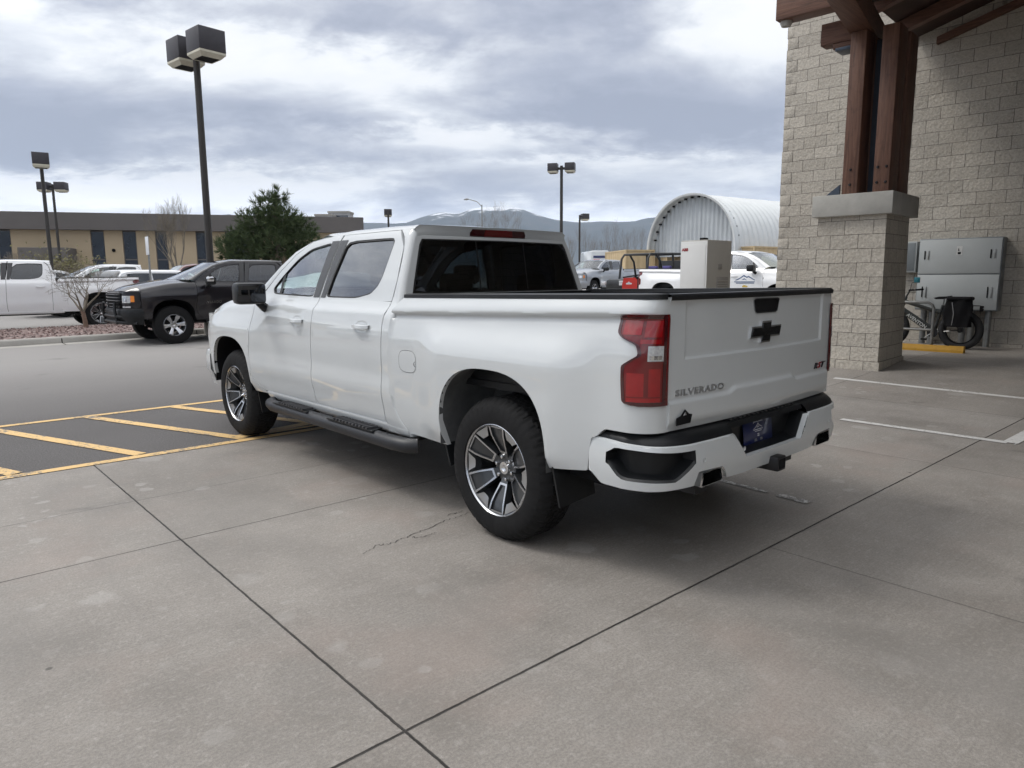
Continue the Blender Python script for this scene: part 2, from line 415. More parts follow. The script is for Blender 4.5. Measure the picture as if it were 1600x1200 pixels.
def ring(mb, outer, inner, fn, nr=4, mat=None):
    rows = []
    for j in range(nr+1):
        t = j/nr
        rows.append([fn(lerp(a[0], b[0], t), lerp(a[1], b[1], t)) for a, b in zip(outer, inner)])
    mb.grid(rows, mat, True)
def fillfan(mb, loop, fn, mat=None, nr=5):
    cx = sum(p[0] for p in loop)/len(loop); cy = sum(p[1] for p in loop)/len(loop)
    ring(mb, loop, [(lerp(a, cx, .995), lerp(b, cy, .995)) for a, b in loop], fn, nr, mat)
RWIN = [(1.41, 1.398), (1.335, 1.455), (1.30, 1.52), (1.268, 1.76), (1.30, 1.790), (1.93, 1.790), (1.985, 1.60), (2.045, 1.385), (2.02, 1.366), (1.60, 1.366)]
RDOR = [(1.33, 1.350), (1.117, 1.355), (1.108, 1.50), (1.138, 1.72), (1.25, 1.842), (2.035, 1.842), (2.085, 1.60), (2.137, 1.40), (2.137, 1.350), (1.70, 1.350)]
FWIN = [(2.32, 1.366), (2.255, 1.372), (2.21, 1.60), (2.172, 1.77), (2.20, 1.788), (2.50, 1.752), (2.715, 1.668), (2.93, 1.53), (3.07, 1.425), (3.03, 1.378)]
FDOR = [(2.32, 1.350), (2.146, 1.350), (2.10, 1.60), (2.048, 1.842), (2.20, 1.842), (2.52, 1.808), (2.78, 1.705), (3.00, 1.575), (3.275, 1.37), (3.20, 1.350)]

def wheel_asset(R, rr, style, hi):
    """returns builder objects (hub, tyre, rim) unparented; outer face towards +X"""
    wd = .275
    hub = MB(); hub.lathe([(-.06, .05), (-.06, .165), (-.045, .165), (-.045, .05)], 32, STEELD)
    hub.lathe([(-.16, 0.02), (-.16, .09), (-.02, .09), (-.02, 0)], 20, STEELD)
    hub.box(-.11, -.02, -.05, .16, .09, .17, STEELD, .01)
    ho = hub.build('wheel')
    t = MB(); t.m(RUBBER)
    prof = [(-.05-wd/2+.02, rr-.02), (-wd/2-.0, rr+.012), (-wd/2-.008, rr+.06), (-wd/2+.002, rr+.11), (-wd/2+.022, R-.022), (-wd/2+.05, R-.003)]
    nw = 26 if hi else 6; na = 288 if hi else 36
    tread = [(lerp(-wd/2+.05, wd/2-.05, k/nw), R) for k in range(1, nw)]
    prof = prof+tread+[(-a, b) for a, b in reversed(prof[1:])]+[(wd/2-.03, rr+.004), (wd/2-.05, rr-.02)]
    rows = []
    for k in range(na):
        a = 2*pi*k/na; row = []
        for (h, r) in prof:
            rad = r
            if hi and r > R-.035:
                u = h/(wd/2)
                w1 = abs(((u*3.2+.18*sin(a*24)) % 1)-.5)
                cell = int(floor(u*3.2+.18*sin(a*24)))
                ph = (a/(2*pi)*(56 if abs(u) < .72 else 48)+cell*.5+.35*u*(1 if abs(u) < .72 else 0)) % 1
                g = 0
                if abs(u) < .74 and w1 > .42: g = .006
                if ph < .18: g = .0065
                if .70 < abs(u) < .78: g = max(g, .006)
                rad -= g if r >= R-.004 else g*.8
            elif hi and r > rr+.1 and (a*48/(2*pi)) % 1 < .45: rad -= .0
            hh = h
            if hi and rr+.045 < r < rr+.075: hh = h*(1.012 if (a*9/pi) % 1 < .7 else 1.0)
            row.append((hh, rad*cos(a), rad*sin(a)))
        rows.append(row)
    rows.append(rows[0]); t.grid(rows)
    to = t.build('tyre', ang=28)
    m = MB()
    e = wd/2
    m.lathe([(-e+.03, rr-.004), (-e+.05, rr-.03), (e-.10, rr-.035)], 48, GUN)
    m.lathe([(e-.10, rr-.036), (e-.05, rr-.02), (e-.028, rr-.010), (e-.012, rr-.003)], 64, GUN); m.lathe([(e-.012, rr-.003), (e-.004, rr+.004), (e-.006, rr+.009)], 64, ALLOY); m.lathe([(e-.006, rr+.009), (e-.010, rr+.014), (e-.022, rr+.016)], 64, GUN)
    m.lathe([(-.03, .0), (-.03, .10), (.015, .105), (.045, .085), (.048, .0)], 32, GUN if style == 'split' else ALLOY)
    m.lathe([(.046, 0), (.062, .02), (.060, .036), (.046, .040)], 24, CHROME)
    for k in range(6):
        a = 2*pi*(k+.5)/6
        m.lathe([(.046, .0), (.068, .0), (.064, .010), (.046, .012)], 8, CHROME, c=(0, .066*cos(a), .066*sin(a)))
    def fx(r):  # dish of the spoke face
        return lerp(.050, e-.014, smooth(.05, rr, r)**.8)
    if style == 'split':
        for k in range(6):
            a0 = 2*pi*k/6+.26
            def pt(r, w, d, a0=a0):
                c, s = cos(a0), sin(a0); return (fx(r)-d, r*c-w*s, r*s+w*c)
            # dark pocket between the two machined arms
            rs = [.090, .12, .16, .20, rr-.012]; hw = [.024, .031, .042, .050, .056]
            m.grid([[pt(r, w*u, .014) for u in (-1, -.5, 0, .5, 1)] for r, w in zip(rs, hw)], GUN)
            for sgn in (-1, 1):
                wi = [.018, .026, .037, .045, .051]; wo = [.030, .037, .047, .056, .063]
                face = [[pt(r, sgn*a, 0), pt(r, sgn*b, 0)] for r, a, b in zip(rs, wi, wo)]
                m.grid(face, ALLOY)
                m.grid([[pt(r, sgn*a, 0), pt(r, sgn*a, .016)] for r, a in zip(rs, wi)], GUN)
                m.grid([[pt(r, sgn*b, 0), pt(r, sgn*(b+.004), .05)] for r, b in zip(rs, wo)], GUN)
            m.grid([[pt(.090, w, 0) for w in (-.030, 0, .030)], [pt(.102, w, 0) for w in (-.022, 0, .022)]], ALLOY)
            m.grid([[pt(.06, w, .004) for w in (-.022, 0, .022)], [pt(.090, w, .002) for w in (-.030, 0, .030)]], GUN)
            b0 = a0+pi/6     # broad machined foot between two pockets
            def pf(r, w, d, b0=b0): return (fx(r)-d, r*cos(b0)-w*sin(b0), r*sin(b0)+w*cos(b0))
            m.grid([[pf(r, w*s, q) for s, q in ((-1, .002), (-.5, .006), (.5, .006), (1, .002))] for r, w in ((rr-.060, .026), (rr-.030, .046), (rr-.010, .060))], ALLOYD)
            # bright bridging facet at the rim
            m.grid([[pt(r, w, .004) for w in (-.052, 0, .052)] for r in (rr-.016, rr-.008)], ALLOYD)
    else:
        for k in range(6):
            a0 = 2*pi*k/6+.1
            def pt(r, w, d, a0=a0):
                c, s = cos(a0), sin(a0); return (fx(r)-d, r*c-w*s, r*s+w*c)
            rs = [.07, .11, .15, rr-.012]; hw = [.030, .030, .036, .05]
            m.grid([[pt(r, -w-.006, .045), pt(r, -w, 0), pt(r, 0, -.006), pt(r, w, 0), pt(r, w+.006, .045)] for r, w in zip(rs, hw)], ALLOY)
    ro = m.build('rim', ang=30)
    to.parent = ho; ro.parent = ho
    return ho

def pickup(name, label, loc, rotz, group=None, paint=None, q=1.0, trim='dark', rims='split', R=.42, rr=.262, scale=1.0,
           tow=True, hood=None, front='wide', boards=True, mirror=None, roofpaint=None, lift=0.0):
    """q: mesh density"""
    paint = paint or WHITE; hi = q >= 1
    root = thing(name, label, 'pickup truck', loc, rotz, group); root.scale = (scale,)*3
    def N_(n): return max(2, int(round(n*q)))
    flip = lambda pts: pts
    # ---- per side
    for sx in (-1, 1):
        # bed side
        m = MB(); ss = []
        hwA = .452
        ss += lin(.915, hwA, N_(18))+[hwA-.0008]
        ss += [hwA*cos(pi*k/N_(44)) for k in range(1, N_(44))]
        ss += [-hwA+.0008]+lin(-hwA, -.69, N_(10))+lin(-.70, -.82, N_(12))+lin(-.83, -.90, 3)+lin(-.90, -1.14, N_(16))[1:]
        # left out duplicates
        rows = []
        for s in ss:
            a = arch(s, 0, .60, .405)
            if a is not None and abs(s) < hwA: zb = a
            elif s > 0: zb = .487
            else: zb = lerp(.525, .556, min(1, (-s-.45)/.25)) if s > -.695 else (lerp(.556, .735, smooth(-.695, -.735, s)) if s > -.74 else lerp(.735, .785, smooth(-.74, -.82, s)))
            ztp = 1.392+.0125*(0.88-s) if s > -.9 else 1.4145
            zm = 1.06
            zs = [lerp(zb, zm, k/N_(16)) for k in range(N_(16))]+[lerp(zm, ztp-.15, k/N_(8)) for k in range(N_(8))]+[lerp(ztp-.15, ztp, k/N_(18)) for k in range(N_(18)+1)]
            row = []
            for z in zs:
                yy = s
                if s > .46:
                    yy = s+(YG(z)-.915)*smooth(.46, .915, s)
                row.append(PB(sx, yy, z))
            rows.append(row)
        m.grid(rows)
        bed = m.build('bed_side', paint, root, rim=('x', .03), ang=50)
        # rail cap
        m = MB(); rows = []
        for s in lin(.925, -.90, N_(20))+lin(-.90, -1.13, N_(8))[1:]:
            zt = 1.392+.0125*(0.88-s) if s > -.9 else 1.4145
            p = PB(sx, s, zt, 0); dx = -sx*.115 if s > -.9 else -sx*.115*cos((-.9-s)/.24*pi/2)
            dy = 0 if s > -.9 else .06*sin((-.9-s)/.24*pi/2)
            rows.append([(p[0]+sx*.006, p[1]-.004*(s < -.9), zt-.009), (p[0]+sx*.004, p[1]-.004*(s < -.9), zt+.012), (p[0]-sx*.01, p[1], zt+.018), (p[0]+dx, p[1]+dy, zt+.018), (p[0]+dx*1.08, p[1]+dy, zt-.03)])
        m.grid(rows, PLASTIC); m.build('bed_rail_cap', None, bed)
        # fuel door
        if sx < 0 or not hi:
            m = MB(); loop = soften(rsmp([(.735, .905), (.935, .905), (.935, 1.047), (.735, 1.047)], 6), 5)
            fillfan(m, loop, lambda a, b: P(sx, a, b, .0015), paint, 4)
            fd = m.build('fuel_door', paint, bed)
            m = MB(); ring(m, loop, [(lerp(a, .835, -.022), lerp(b, .976, -.03)) for a, b in loop], lambda a, b: P(sx, a, b, .0022), 1, SEAL)
            m.build('gap', SEAL, fd)
            m = MB(); m.lathe([(0, .0), (.003, .012), (.0, .018)], 12, MATTE, c=P(sx, .742, .965, .002)) if hi else None
            if hi: m.build('door_latch', None, fd)
        # cab pillar shell behind the rear door
        m = MB(); zs = lin(.46, 1.30, N_(20))+lin(1.30, 1.842, N_(22))[1:]
        rows = []
        for z in zs:
            yd = YDR(z)-.004; row = []
            yw = 1.018+(max(z, 1.38)-1.38)*.16     # rear wall
            yr = YG(z)+.011 if z < 1.27 else lerp(YG(z)+.011, yw+.04, smooth(1.27, 1.32, z))
            if z >= 1.32: yr = yw+.04
            for k in range(6): y = lerp(yd, yr, k/5); row.append((sx*Wd(max(y, 1.041), z), y, z))
            w = Wd(max(yr, 1.041), z)
            for k in range(1, 7):
                th = k/6*pi/2; rx = .045; ry = max(.02, yr-yw)
                row.append((sx*(w-rx*(1-cos(th))), yr-ry*sin(th), z))
            rows.append(row)
        m.grid(rows); cabp = m.build('cab_pillar', paint, root, rim=('x', .01), ang=50)
        # sill
        m = MB(); rows = []
        for y in lin(.90, 3.10, N_(20)):
            rows.append([P(sx, y, z, o) for z, o in ((.53, -.012), (.522, -.003), (.50, .002), (.475, 0), (.452, -.008), (.445, -.05))])
        m.grid(rows); m.build('sill', paint, root, ang=60)
        # doors
        for nm, K, WN, yr, yf in (('rear', RDOR, RWIN, YDR, YDM), ('front', FDOR, FWIN, YDM, YDF)):
            m = MB(); rows = []
            for z in lin(.527, 1.02, N_(14))+lin(1.02, 1.352, N_(24))[1:]:
                a, b = yr(z)+.004, yf(z)-.004
                rows.append([P(sx, lerp(a, b, k/N_(18)), z) for k in range(N_(18)+1)])
            m.grid(rows)
            k = 5 if hi else 2
            o_ = rsmp(K, k); i_ = soften(rsmp(WN, k), 1)
            sh = [(a+(.004 if a < 1.6 or (nm == 'front' and a < 2.3) else -.004) if b > 1.352 else a, b-.003 if b > 1.83 else b) for a, b in o_]
            ring(m, sh, i_, lambda a, b: P(sx, a, b), 5)
            door = m.build('door', paint, root, rim=('x', .025), ang=45)
            # seal and glass
            cx = sum(p[0] for p in i_)/len(i_); cz = sum(p[1] for p in i_)/len(i_)
            def shr(t, off=0): return [(lerp(a, cx, t*.75), lerp(b, cz, t*1.6)) for a, b in i_]
            s2 = shr(.035)
            m = MB(); ring(m, i_, s2, lambda a, b: P(sx, a, b, -.003), 1, SEAL)
            ring(m, s2, s2, lambda a, b: P(sx, a, b, -.003), 1, SEAL)
            rows = [[P(sx, a, b, -.003) for a, b in s2], [P(sx, a, b, -.016) for a, b in s2]]
            m.grid(rows, SEAL, True)
            m.build('window_seal', None, door)
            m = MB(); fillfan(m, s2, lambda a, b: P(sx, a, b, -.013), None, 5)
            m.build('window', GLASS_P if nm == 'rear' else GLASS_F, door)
            if nm == 'front':
                m = MB(); m.grid([[P(sx, y, z, -.006) for y in (2.875, 2.925)] for z in (lin(1.368, 1.56, 4))], SEAL)
                m.build('window_bar', None, door)
                # dark pillar trim between the windows
            m = MB(); x0, x1 = (1.935, 2.035) if nm == 'rear' else (2.05, 2.165)
            rows = []
            for z in lin(1.364, 1.80, 8):
                t = (z-1.364)/(1.80-1.364)
                if nm == 'rear': a, b = lerp(2.052, 1.928, t), lerp(2.122, 2.040, t)
                else: a, b = lerp(2.150, 2.062, t), lerp(2.246, 2.176, t)
                rows.append([P(sx, lerp(a, b, u/3), z, .003) for u in range(4)])
            m.grid(rows, PILLAR); m.build('pillar_trim', None, door)
            # handle
            yh = {'rear': 1.40, 'front': 2.40}[nm]; zh = 1.175
            m = MB()
            cup = soften(rsmp([(yh-.085, zh-.045), (yh+.085, zh-.045), (yh+.075, zh+.045), (yh-.075, zh+.045)], 5), 5)
            ring(m, cup, [(lerp(a, yh, .75), lerp(b, zh, .75)) for a, b in cup], lambda a, b: P(sx, a, b, .001-.018*(1-min(1, hypot((a-yh)/.075, (b-zh)/.035)))), 3, paint)
            rows = []
            for u in lin(-1, 1, 8 if hi else 4):
                y = yh+u*.105; bow = .034*(1-abs(u)**3)+.004
                rows.append([P(sx, y, zh-.017+.004*abs(u), bow), P(sx, y, zh-.010, bow+.010), P(sx, y, zh+.010, bow+.010), P(sx, y, zh+.017-.004*abs(u), bow), P(sx, y, zh+.012, bow-.012), P(sx, y, zh-.012, bow-.012), P(sx, y, zh-.017+.004*abs(u), bow)])
            m.grid(rows, paint); m.build('door_handle', None, door, ang=40)
        # front fender
        m = MB(); ss = []
        ys = lin(3.07, WB-hwA, N_(12))+[WB-hwA+.0008]+[WB-hwA*cos(pi*k/N_(36)) for k in range(1, N_(36))]+[WB+hwA-.0008]+lin(WB+hwA, 4.45, N_(8))
        rows = []
        for s in ys:
            a = arch(s, WB, .58, .395)
            zb = a if a is not None else (.50 if s < WB else .56)
            zt = ZTOP(max(s, 3.27)); zm = .985
            zs = [lerp(zb, zm, k/N_(14)) for k in range(N_(14))]+[lerp(zm, zt, k/N_(18)) for k in range(N_(18)+1)]
            row = []
            for z in zs:
                y = s
                if s < 3.34: y = s+(YDF(z)+.004-3.07)*smooth(3.345, 3.07, s)
                row.append(P(sx, y, z))
            # roll over the top towards the hood
            w = Wd(s, zt)
            yy = max(s, 3.27) if s < 3.34 else s
            yy = row[-1][1]
            for u, dz in ((.04, .012), (.09, .022), (.15, .030)): row.append((sx*(w-u), yy, zt+dz))
            rows.append(row)
        m.grid(rows); fen = m.build('front_fender', paint, root, rim=('x', .03), ang=50)
        # A pillar
        A = [(P(sx, y, z)) for y, z in ((2.20, 1.844), (2.52, 1.812), (2.78, 1.709), (3.00, 1.579), (3.275, 1.374))]
        Bp = [(sx*.722, 2.30, 1.850), (sx*.706, 2.62, 1.808), (sx*.735, 2.84, 1.735), (sx*.775, 3.07, 1.615), (sx*.842, 3.40, 1.415)]
        m = MB(); rows = []
        for (a, b), bg_ in zip(zip(A, Bp), (0, .004, .014, .018, .018)):
            rows.append([(lerp(a[0], b[0], t)+sx*bg_*sin(pi*t), lerp(a[1], b[1], t), lerp(a[2], b[2], t)+bg_*sin(pi*t)) for t in lin(0, 1, 5)])
        m.grid(rows); m.build('windshield_pillar', paint, root)
        # mirror
        mr = MB(); mm = mirror or GLOSSBLK
        c = (sx*1.135, 2.99, 1.388)
        M = Matrix.Translation(c) @ Matrix.Rotation(sx*.16, 4, 'Z')
        mr.box(-.124, .124, -.09, .10, -.09, .092, PLASTIC, .035, M)
        if mirror: mr.box(-.136, .136, -.06, .105, -.02, .096, mirror, .03, M)
        mr.tube([(sx*.93, 3.06, 1.25), (sx*.99, 3.03, 1.262), (sx*1.05, 3.0, 1.31)], [.045, .04, .035], 8, PLASTIC)
        mo = mr.build('side_mirror', None, root, ang=40)
        m = MB(); m.box(-.112, .112, -.094, -.088, -.07, .072, MIRRORG, .02, M); m.build('mirror_glass', None, mo)
        # mud flaps
        if tow:
            for nm, y0, z0, z1, w0, w1 in (('f', 3.335, .30, .62, .72, 1.0), ('r', -.455, .32, .635, .72, 1.03)):
                m = MB(); ys = -1
                m.prism([(w0, z0+.02), (w1-.03, z0), (w1-.012, z1-.06), (w1, z1), (w0, z1)], 0, .012, lambda a, b, d: (sx*a, y0+ys*d-(.65-b)*.18, b), PLASTIC)
                m.build('mud_flap', None, root)
            m = MB(); m.prism([(.80, .37), (.985, .36), (.992, .61), (.80, .61)], 0, .012, lambda a, b, d: (sx*a, .505-d-(.61-b)*.28, b), PLASTIC)
            m.build('mud_flap', None, root)
        # wheel liners
        for yc, zsp, H, mt in ((0, .60, .405, LINER), (WB, .58, .395, MATTE)):
            m = MB(); rows = []
            for k in range(0, 25):
                th = pi*k/24; s = .455*cos(th); a = arch(s*.998, yc-yc, zsp, H) or zsp
                y = yc+s; z = a
                rows.append([(sx*(Wd(max(min(y, 4.4), -.9), z)-.004), y, z), (sx*.97, y, z+.006), (sx*.86, y+.01*cos(th), z+.03), (sx*.70, y, z+.02), (sx*.62, y, z-.02)])
            a, b = rows[0], rows[-1]
            rows = [[(p[0], p[1], .50) for p in a]]+rows+[[(p[0], p[1], .50) for p in b]]
            m.grid(rows, mt)
            m.grid([[(sx*.62, yc+y, .42), (sx*.62, yc+y, 1.0)] for y in (-.5, .5)], mt)
            m.build('wheel_liner', None, root, ang=50)
        # running board
        if boards:
            m = MB(); r_ = .052
            m.tube([(sx*.96, 3.01, .428), (sx*1.0, 2.985, .425), (sx*1.02, 2.90, .420), (sx*1.022, 1.0, .412), (sx*1.0, .86, .412), (sx*.95, .815, .415)], r_, 14 if hi else 6, BOARD)
            for y0 in (1.0, 1.9, 2.8): m.box(sx*.72, sx*1.0, y0-.02, y0+.02, .40, .44, STEELD)
            rb = m.build('running_board', None, root)
            for (y0, y1) in ((1.20, 1.85), (2.18, 2.80)):
                m = MB()
                m.prism([(y0, .395), (y1, .395), (y1-.05, .470), (y0+.05, .470)], 0, .005, lambda a, b, d: (sx*(.935+d), a, b), PLASTIC)
                m.prism([(y0, .0), (y1, .0), (y1-.06, .13), (y0+.06, .13)], 0, .010, lambda a, b, d: (sx*(1.068-b), a, .458+d), PLASTIC)
                if hi:
                    nb = int((y1-y0-.12)/.047)
                    for k in range(nb):
                        y = y0+.07+k*.047; m.box(sx*.975, sx*1.066, y, y+.022, .464, .482, TREADPAD, .002)
                m.build('step_pad', None, rb)
        # exhaust tip
        if tow:
            m = MB(); x = sx*.605
            def sec(y, k=1.0): return [(x+a*k, y, .545+b*k) for a, b in ((-.105, -.030), (-.085, .034), (.085, .038), (.105, -.026), (.09, -.036), (-.09, -.038))]
            m.grid([[*sec(-.95)], [*sec(-1.165)], [*sec(-1.168, .86)], [*sec(-1.0, .84)]], CHROME, True)
            m.add(sec(-1.02, .84), [(0, 1, 2, 3, 4, 5)], MATTE)
            m.build('exhaust_tip', None, root, ang=30)
        # tail light
        zf = mono([(.915, -.985), (.922, -.93), (.94, -.912), (1.095, -.905), (1.13, -.945), (1.155, -.978), (1.195, -.968), (1.235, -.888), (1.26, -.868), (1.32, -.868), (1.332, -.885), (1.338, -.93)])
        m = MB(); zs = lin(.915, 1.338, N_(36)); rows = []; se = -1.118
        for z in zs: rows.append([PB(sx, lerp(zf(z), se, t), z, .010) for t in lin(0, 1, N_(14))])
        m.grid(rows, RED); tl = m.build('tail_light', None, root, rim=('x', .02), ang=60)
        if hi:
            m = MB()   # smoked border
            for z0, z1 in ((.915, .935), (1.318, 1.338)):
                m.grid([[PB(sx, lerp(zf(z), se, t), z, .0115) for t in lin(0, 1, 12)] for z in lin(z0, z1, 2)], REDD)
            m.grid([[PB(sx, s, z, .0115) for s in (-1.098, -1.119)] for z in lin(.915, 1.338, 4)], REDD)
            m.grid([[PB(sx, zf(z)-d, z, .0115) for d in (0, .016)] for z in lin(.918, 1.336, 50)], REDD)
            m.build('smoked_border', None, tl)
            def blk(s0, s1, z0, z1, mt, off=.0125, n=5, mb=None):
                m = mb or MB(); m.grid([[PB(sx, lerp(s0, s1, t), z, off) for t in lin(0, 1, n)] for z in lin(z0, z1, n)], mt)
                if mb is None: m.build('light_element', None, tl)
            blk(-.90, -.985, 1.245, 1.31, REDB); blk(-1.0, -1.085, 1.235, 1.31, REDB)
            blk(-.985, -1.085, 1.205, 1.225, REDB); blk(-.935, -1.01, .96, 1.07, REDB); blk(-1.03, -1.085, .96, 1.09, REDB)
            blk(-.935, -1.085, .935, .955, REDB, .013)
            m = MB(); blk(-1.022, -1.098, 1.125, 1.195, CLEAR, .014, 5, m)
            blk(-1.03, -1.09, 1.132, 1.150, CHROME, .0145, 5, m); m.build('reverse_lens', None, tl)
    # ---- tailgate
    def YT(x, z):
        y = -(1.058+.038*(1-(abs(x)/.84)**2.2))
        # upper panel pressed in
        d = min(min(.725-abs(x), z-1.118)/.014, 1); d = max(0, d); y += .011*d*d*(3-2*d)
        # lower step line
        zc = .925+.022*smooth(.37, .30, abs(x)); y -= .014*smooth(zc+.012, zc-.012, z)*smooth(.80, .90, z+.06)
        y -= .012*smooth(1.385, 1.42, z)
        y += .010*smooth(.84, .79, z)
        return y
    m = MB(); xs = sorted(set(lin(-.838, .838, N_(60))+[sg*(.725-k*.0035) for k in range(5) for sg in (-1, 1)]+[sg*(.29+k*.01) for k in range(9) for sg in (-1, 1)]))
    zs = sorted(set(lin(.785, 1.415, N_(42))+[1.118+k*.0035 for k in range(5)]+[.905+k*.006 for k in range(9)]))
    m.grid([[(x, YT(x, z), z) for x in xs] for z in zs])
    gate = m.build('tailgate', paint, root, rim=('y', .04), ang=50)
    m = MB(); m.grid([[(x, YT(min(.838, max(-.838, x)), 1.415)+dy, z) for dy, z in ((-.004, 1.400), (-.006, 1.421), (.004, 1.429), (.07, 1.429), (.075, 1.40))] for x in lin(-.848, .848, 16)], PLASTIC)
    m.build('gate_cap', None, gate)
    m = MB(); m.box(-.84, .84, -1.0, -.985, .82, 1.41, PLASTIC); m.build('gate_liner', None, gate)
    if hi:
        m = MB(); loop = rsmp([(-.137, 1.385), (-.115, 1.392), (.115, 1.392), (.137, 1.385), (.118, 1.322), (.10, 1.315), (-.10, 1.315), (-.118, 1.322)], 3)
        ring(m, loop, [(lerp(a, 0, .08), lerp(b, 1.352, .14)) for a, b in loop], lambda a, b: (a, YT(a, b)-.006, b), 1, PLASTIC)
        i2 = [(lerp(a, 0, .08), lerp(b, 1.352, .14)) for a, b in loop]
        m.grid([[(a, YT(a, b)-.006, b) for a, b in i2], [(a, YT(a, b)-.002, b) for a, b in i2]], PLASTIC, True)
        fillfan(m, i2, lambda a, b: (a, YT(a, b)-.002, b), MATTE, 1)
        h = m.build('tailgate_handle', None, gate)
        # two-tone cross shaped emblem
        m = MB()
        def bow(k, d0, d1, mt):
            pts = [(-.165, -.028), (-.150, .032), (-.052, .032), (-.046, .058), (.054, .058), (.050, .032), (.165, .032), (.150, -.028), (.048, -.028), (.042, -.056), (-.056, -.056), (-.050, -.028)]
            pts = [(a+(k if a > 0 else -k), b+(k if b > 0 else -k)) for a, b in pts]
            m.prism(pts, d0, d1, lambda a, b, d: (a, YT(a, 1.213+b)-.001-d, 1.213+b), mt)
        bow(0, 0, .008, CHROME); bow(-.009, .006, .012, GLOSSBLK); m.build('emblem', None, gate, smooth=False)
        m = MB().m(SILVER); text_mb('SILVERADO', .062, .004, lambda u, v, d: (u*1.10-.595, YT(u*1.1-.595, .962)-.0005-d, .962+v*.72), m, bold=.0012, space=1.12)
        m.build('lettering', None, gate, smooth=False)
        m = MB().m(STEELD); text_mb('R', .062, .006, lambda u, v, d: (u*1.15+.652, YT(.65, .962)-.0005-d, .966+v*.8), m, bold=.001, shear=.35)
        text_mb('S', .062, .006, lambda u, v, d: (u*1.15+.705, YT(.70, .962)-.0005-d, .966+v*.8), m.m(REDB), bold=.001, shear=.35)
        text_mb('T', .062, .006, lambda u, v, d: (u*1.3+.756, YT(.75, .962)-.0005-d, .966+v*.8), m.m(STEELD), bold=.001, shear=.35)
        m.build('trim_badge', None, gate, smooth=False)
        m = MB(); f = lambda a, b, d: (-.738+a, YT(-.738, .85)-.0008-d-(.006 if b > .04 else 0), .812+b)
        m.prism([(-.060, 0), (.056, 0), (.060, .043), (.034, .048), (.0, .073), (-.032, .046), (-.060, .036)], 0, .003, f, MATTE)
        m.prism([(-.030, .034), (0, .060), (.032, .036), (.024, .036), (.010, .046), (0, .040), (-.012, .046), (-.022, .034)], .003, .004, f, SILVER)
        for z in (.024, .015, .008): m.prism([(-.045, z), (.045, z), (.045, z+.0035), (-.045, z+.0035)], .003, .004, f, STEELD)
        m.build('dealer_badge', None, gate, smooth=False)
    # ---- bed interior
    m = MB()
    m.box(-.86, .86, -1.0, .86, .86, .90, PLASTIC)
    for sx in (-1, 1):
        m.box(sx*.80, sx*.85, -1.03, .86, .9, 1.395, PLASTIC)
        m.box(sx*.60, sx*.81, -.42, .42, .9, 1.12, PLASTIC, .04)
    m.box(-.85, .85, .885, .925, .80, 1.402, PLASTIC)
    m.build('bed_liner', None, root)
    # ---- rear bumper
    pp = [(0, -1.165), (.45, -1.160), (.74, -1.145), (.87, -1.105), (.955, -1.02), (.99, -.90), (.988, -.72)]
    acc = [0]
    for a, b in zip(pp, pp[1:]): acc.append(acc[-1]+hypot(b[0]-a[0], b[1]-a[1]))
    fx_ = mono([(s, p[0]) for s, p in zip(acc, pp)]); fy_ = mono([(s, p[1]) for s, p in zip(acc, pp)]); SE = acc[-1]
    def BP(s, z, off=0):
        sg = 1 if s >= 0 else -1; s = abs(s); e = .01
        x, y = fx_(s), fy_(s); tx, ty = fx_(s+e)-fx_(s-e), fy_(s+e)-fy_(s-e); L = hypot(tx, ty) or 1
        nx, ny = ty/L, -tx/L
        o = off+.014*sin(pi*min(1, max(0, (z-.50)/.235)))
        return (sg*(x+nx*o), y+ny*o, z)
    def ztb(s):
        s = abs(s); a = lerp(.592, .722, smooth(.30, .405, s) if False else min(1, max(0, (s-.30)/.105)))
        return a if s < .9 else lerp(.722, .735, smooth(.9, 1.3, s))
    def zbb(s):
        s = abs(s); return .508+.014*smooth(.3, .7, s)-.010*smooth(.75, 1.0, s)+.055*smooth(1.22, SE, s)+.066*smooth(.475, .50, s)*smooth(.735, .71, s)
    PS0, PS1 = .735, 1.195
    def ptop(s):
        s = abs(s); return .697+.010*smooth(.8, 1.1, s)-.03*smooth(1.12, PS1, s)**2
    def pbot(s):
        s = abs(s); return lerp(.635, .556, min(1, max(0, (s-PS0)/.11)))+.07*smooth(1.06, PS1, s)**2
    m = MB()
    for sg in (-1, 1):
        S0 = sorted(set(lin(0, PS0, N_(30))+[.30, .405])); rows = [[BP(sg*s, lerp(zbb(s), ztb(s), t)) for t in lin(0, 1, N_(10))] for s in S0]; m.grid(rows)
        S1 = lin(PS0, PS1, N_(20))
        m.grid([[BP(sg*s, lerp(zbb(s), pbot(s), t)) for t in lin(0, 1, 4)] for s in S1])
        m.grid([[BP(sg*s, lerp(ptop(s), ztb(s), t)) for t in lin(0, 1, 4)] for s in S1])
        m.grid([[BP(sg*s, lerp(zbb(s), ztb(s), t)) for t in lin(0, 1, 6)] for s in lin(PS1, SE, 6)])
        # vertical closing strips at the pocket ends
        m.grid([[BP(sg*s, z) for z in (pbot(s), ptop(s))] for s in (PS0-.0005, PS0)])
        # under roll
        m.grid([[BP(sg*s, zbb(s)), BP(sg*s, zbb(s)-.006, -.012), BP(sg*s, zbb(s)-.006, -.06)] for s in lin(0, SE, 24)])
        # top lip
        m.grid([[BP(sg*s, ztb(s)), BP(sg*s, ztb(s)+.005, -.010)] for s in lin(.405, SE, 20)])
        m.grid([[BP(sg*s, ztb(s)), BP(sg*s, ztb(s)+.002, -.03)] for s in [0, .30, .405]])
    bump = m.build('rear_bumper', paint if trim != 'chrome' else CHROME, root, ang=45)
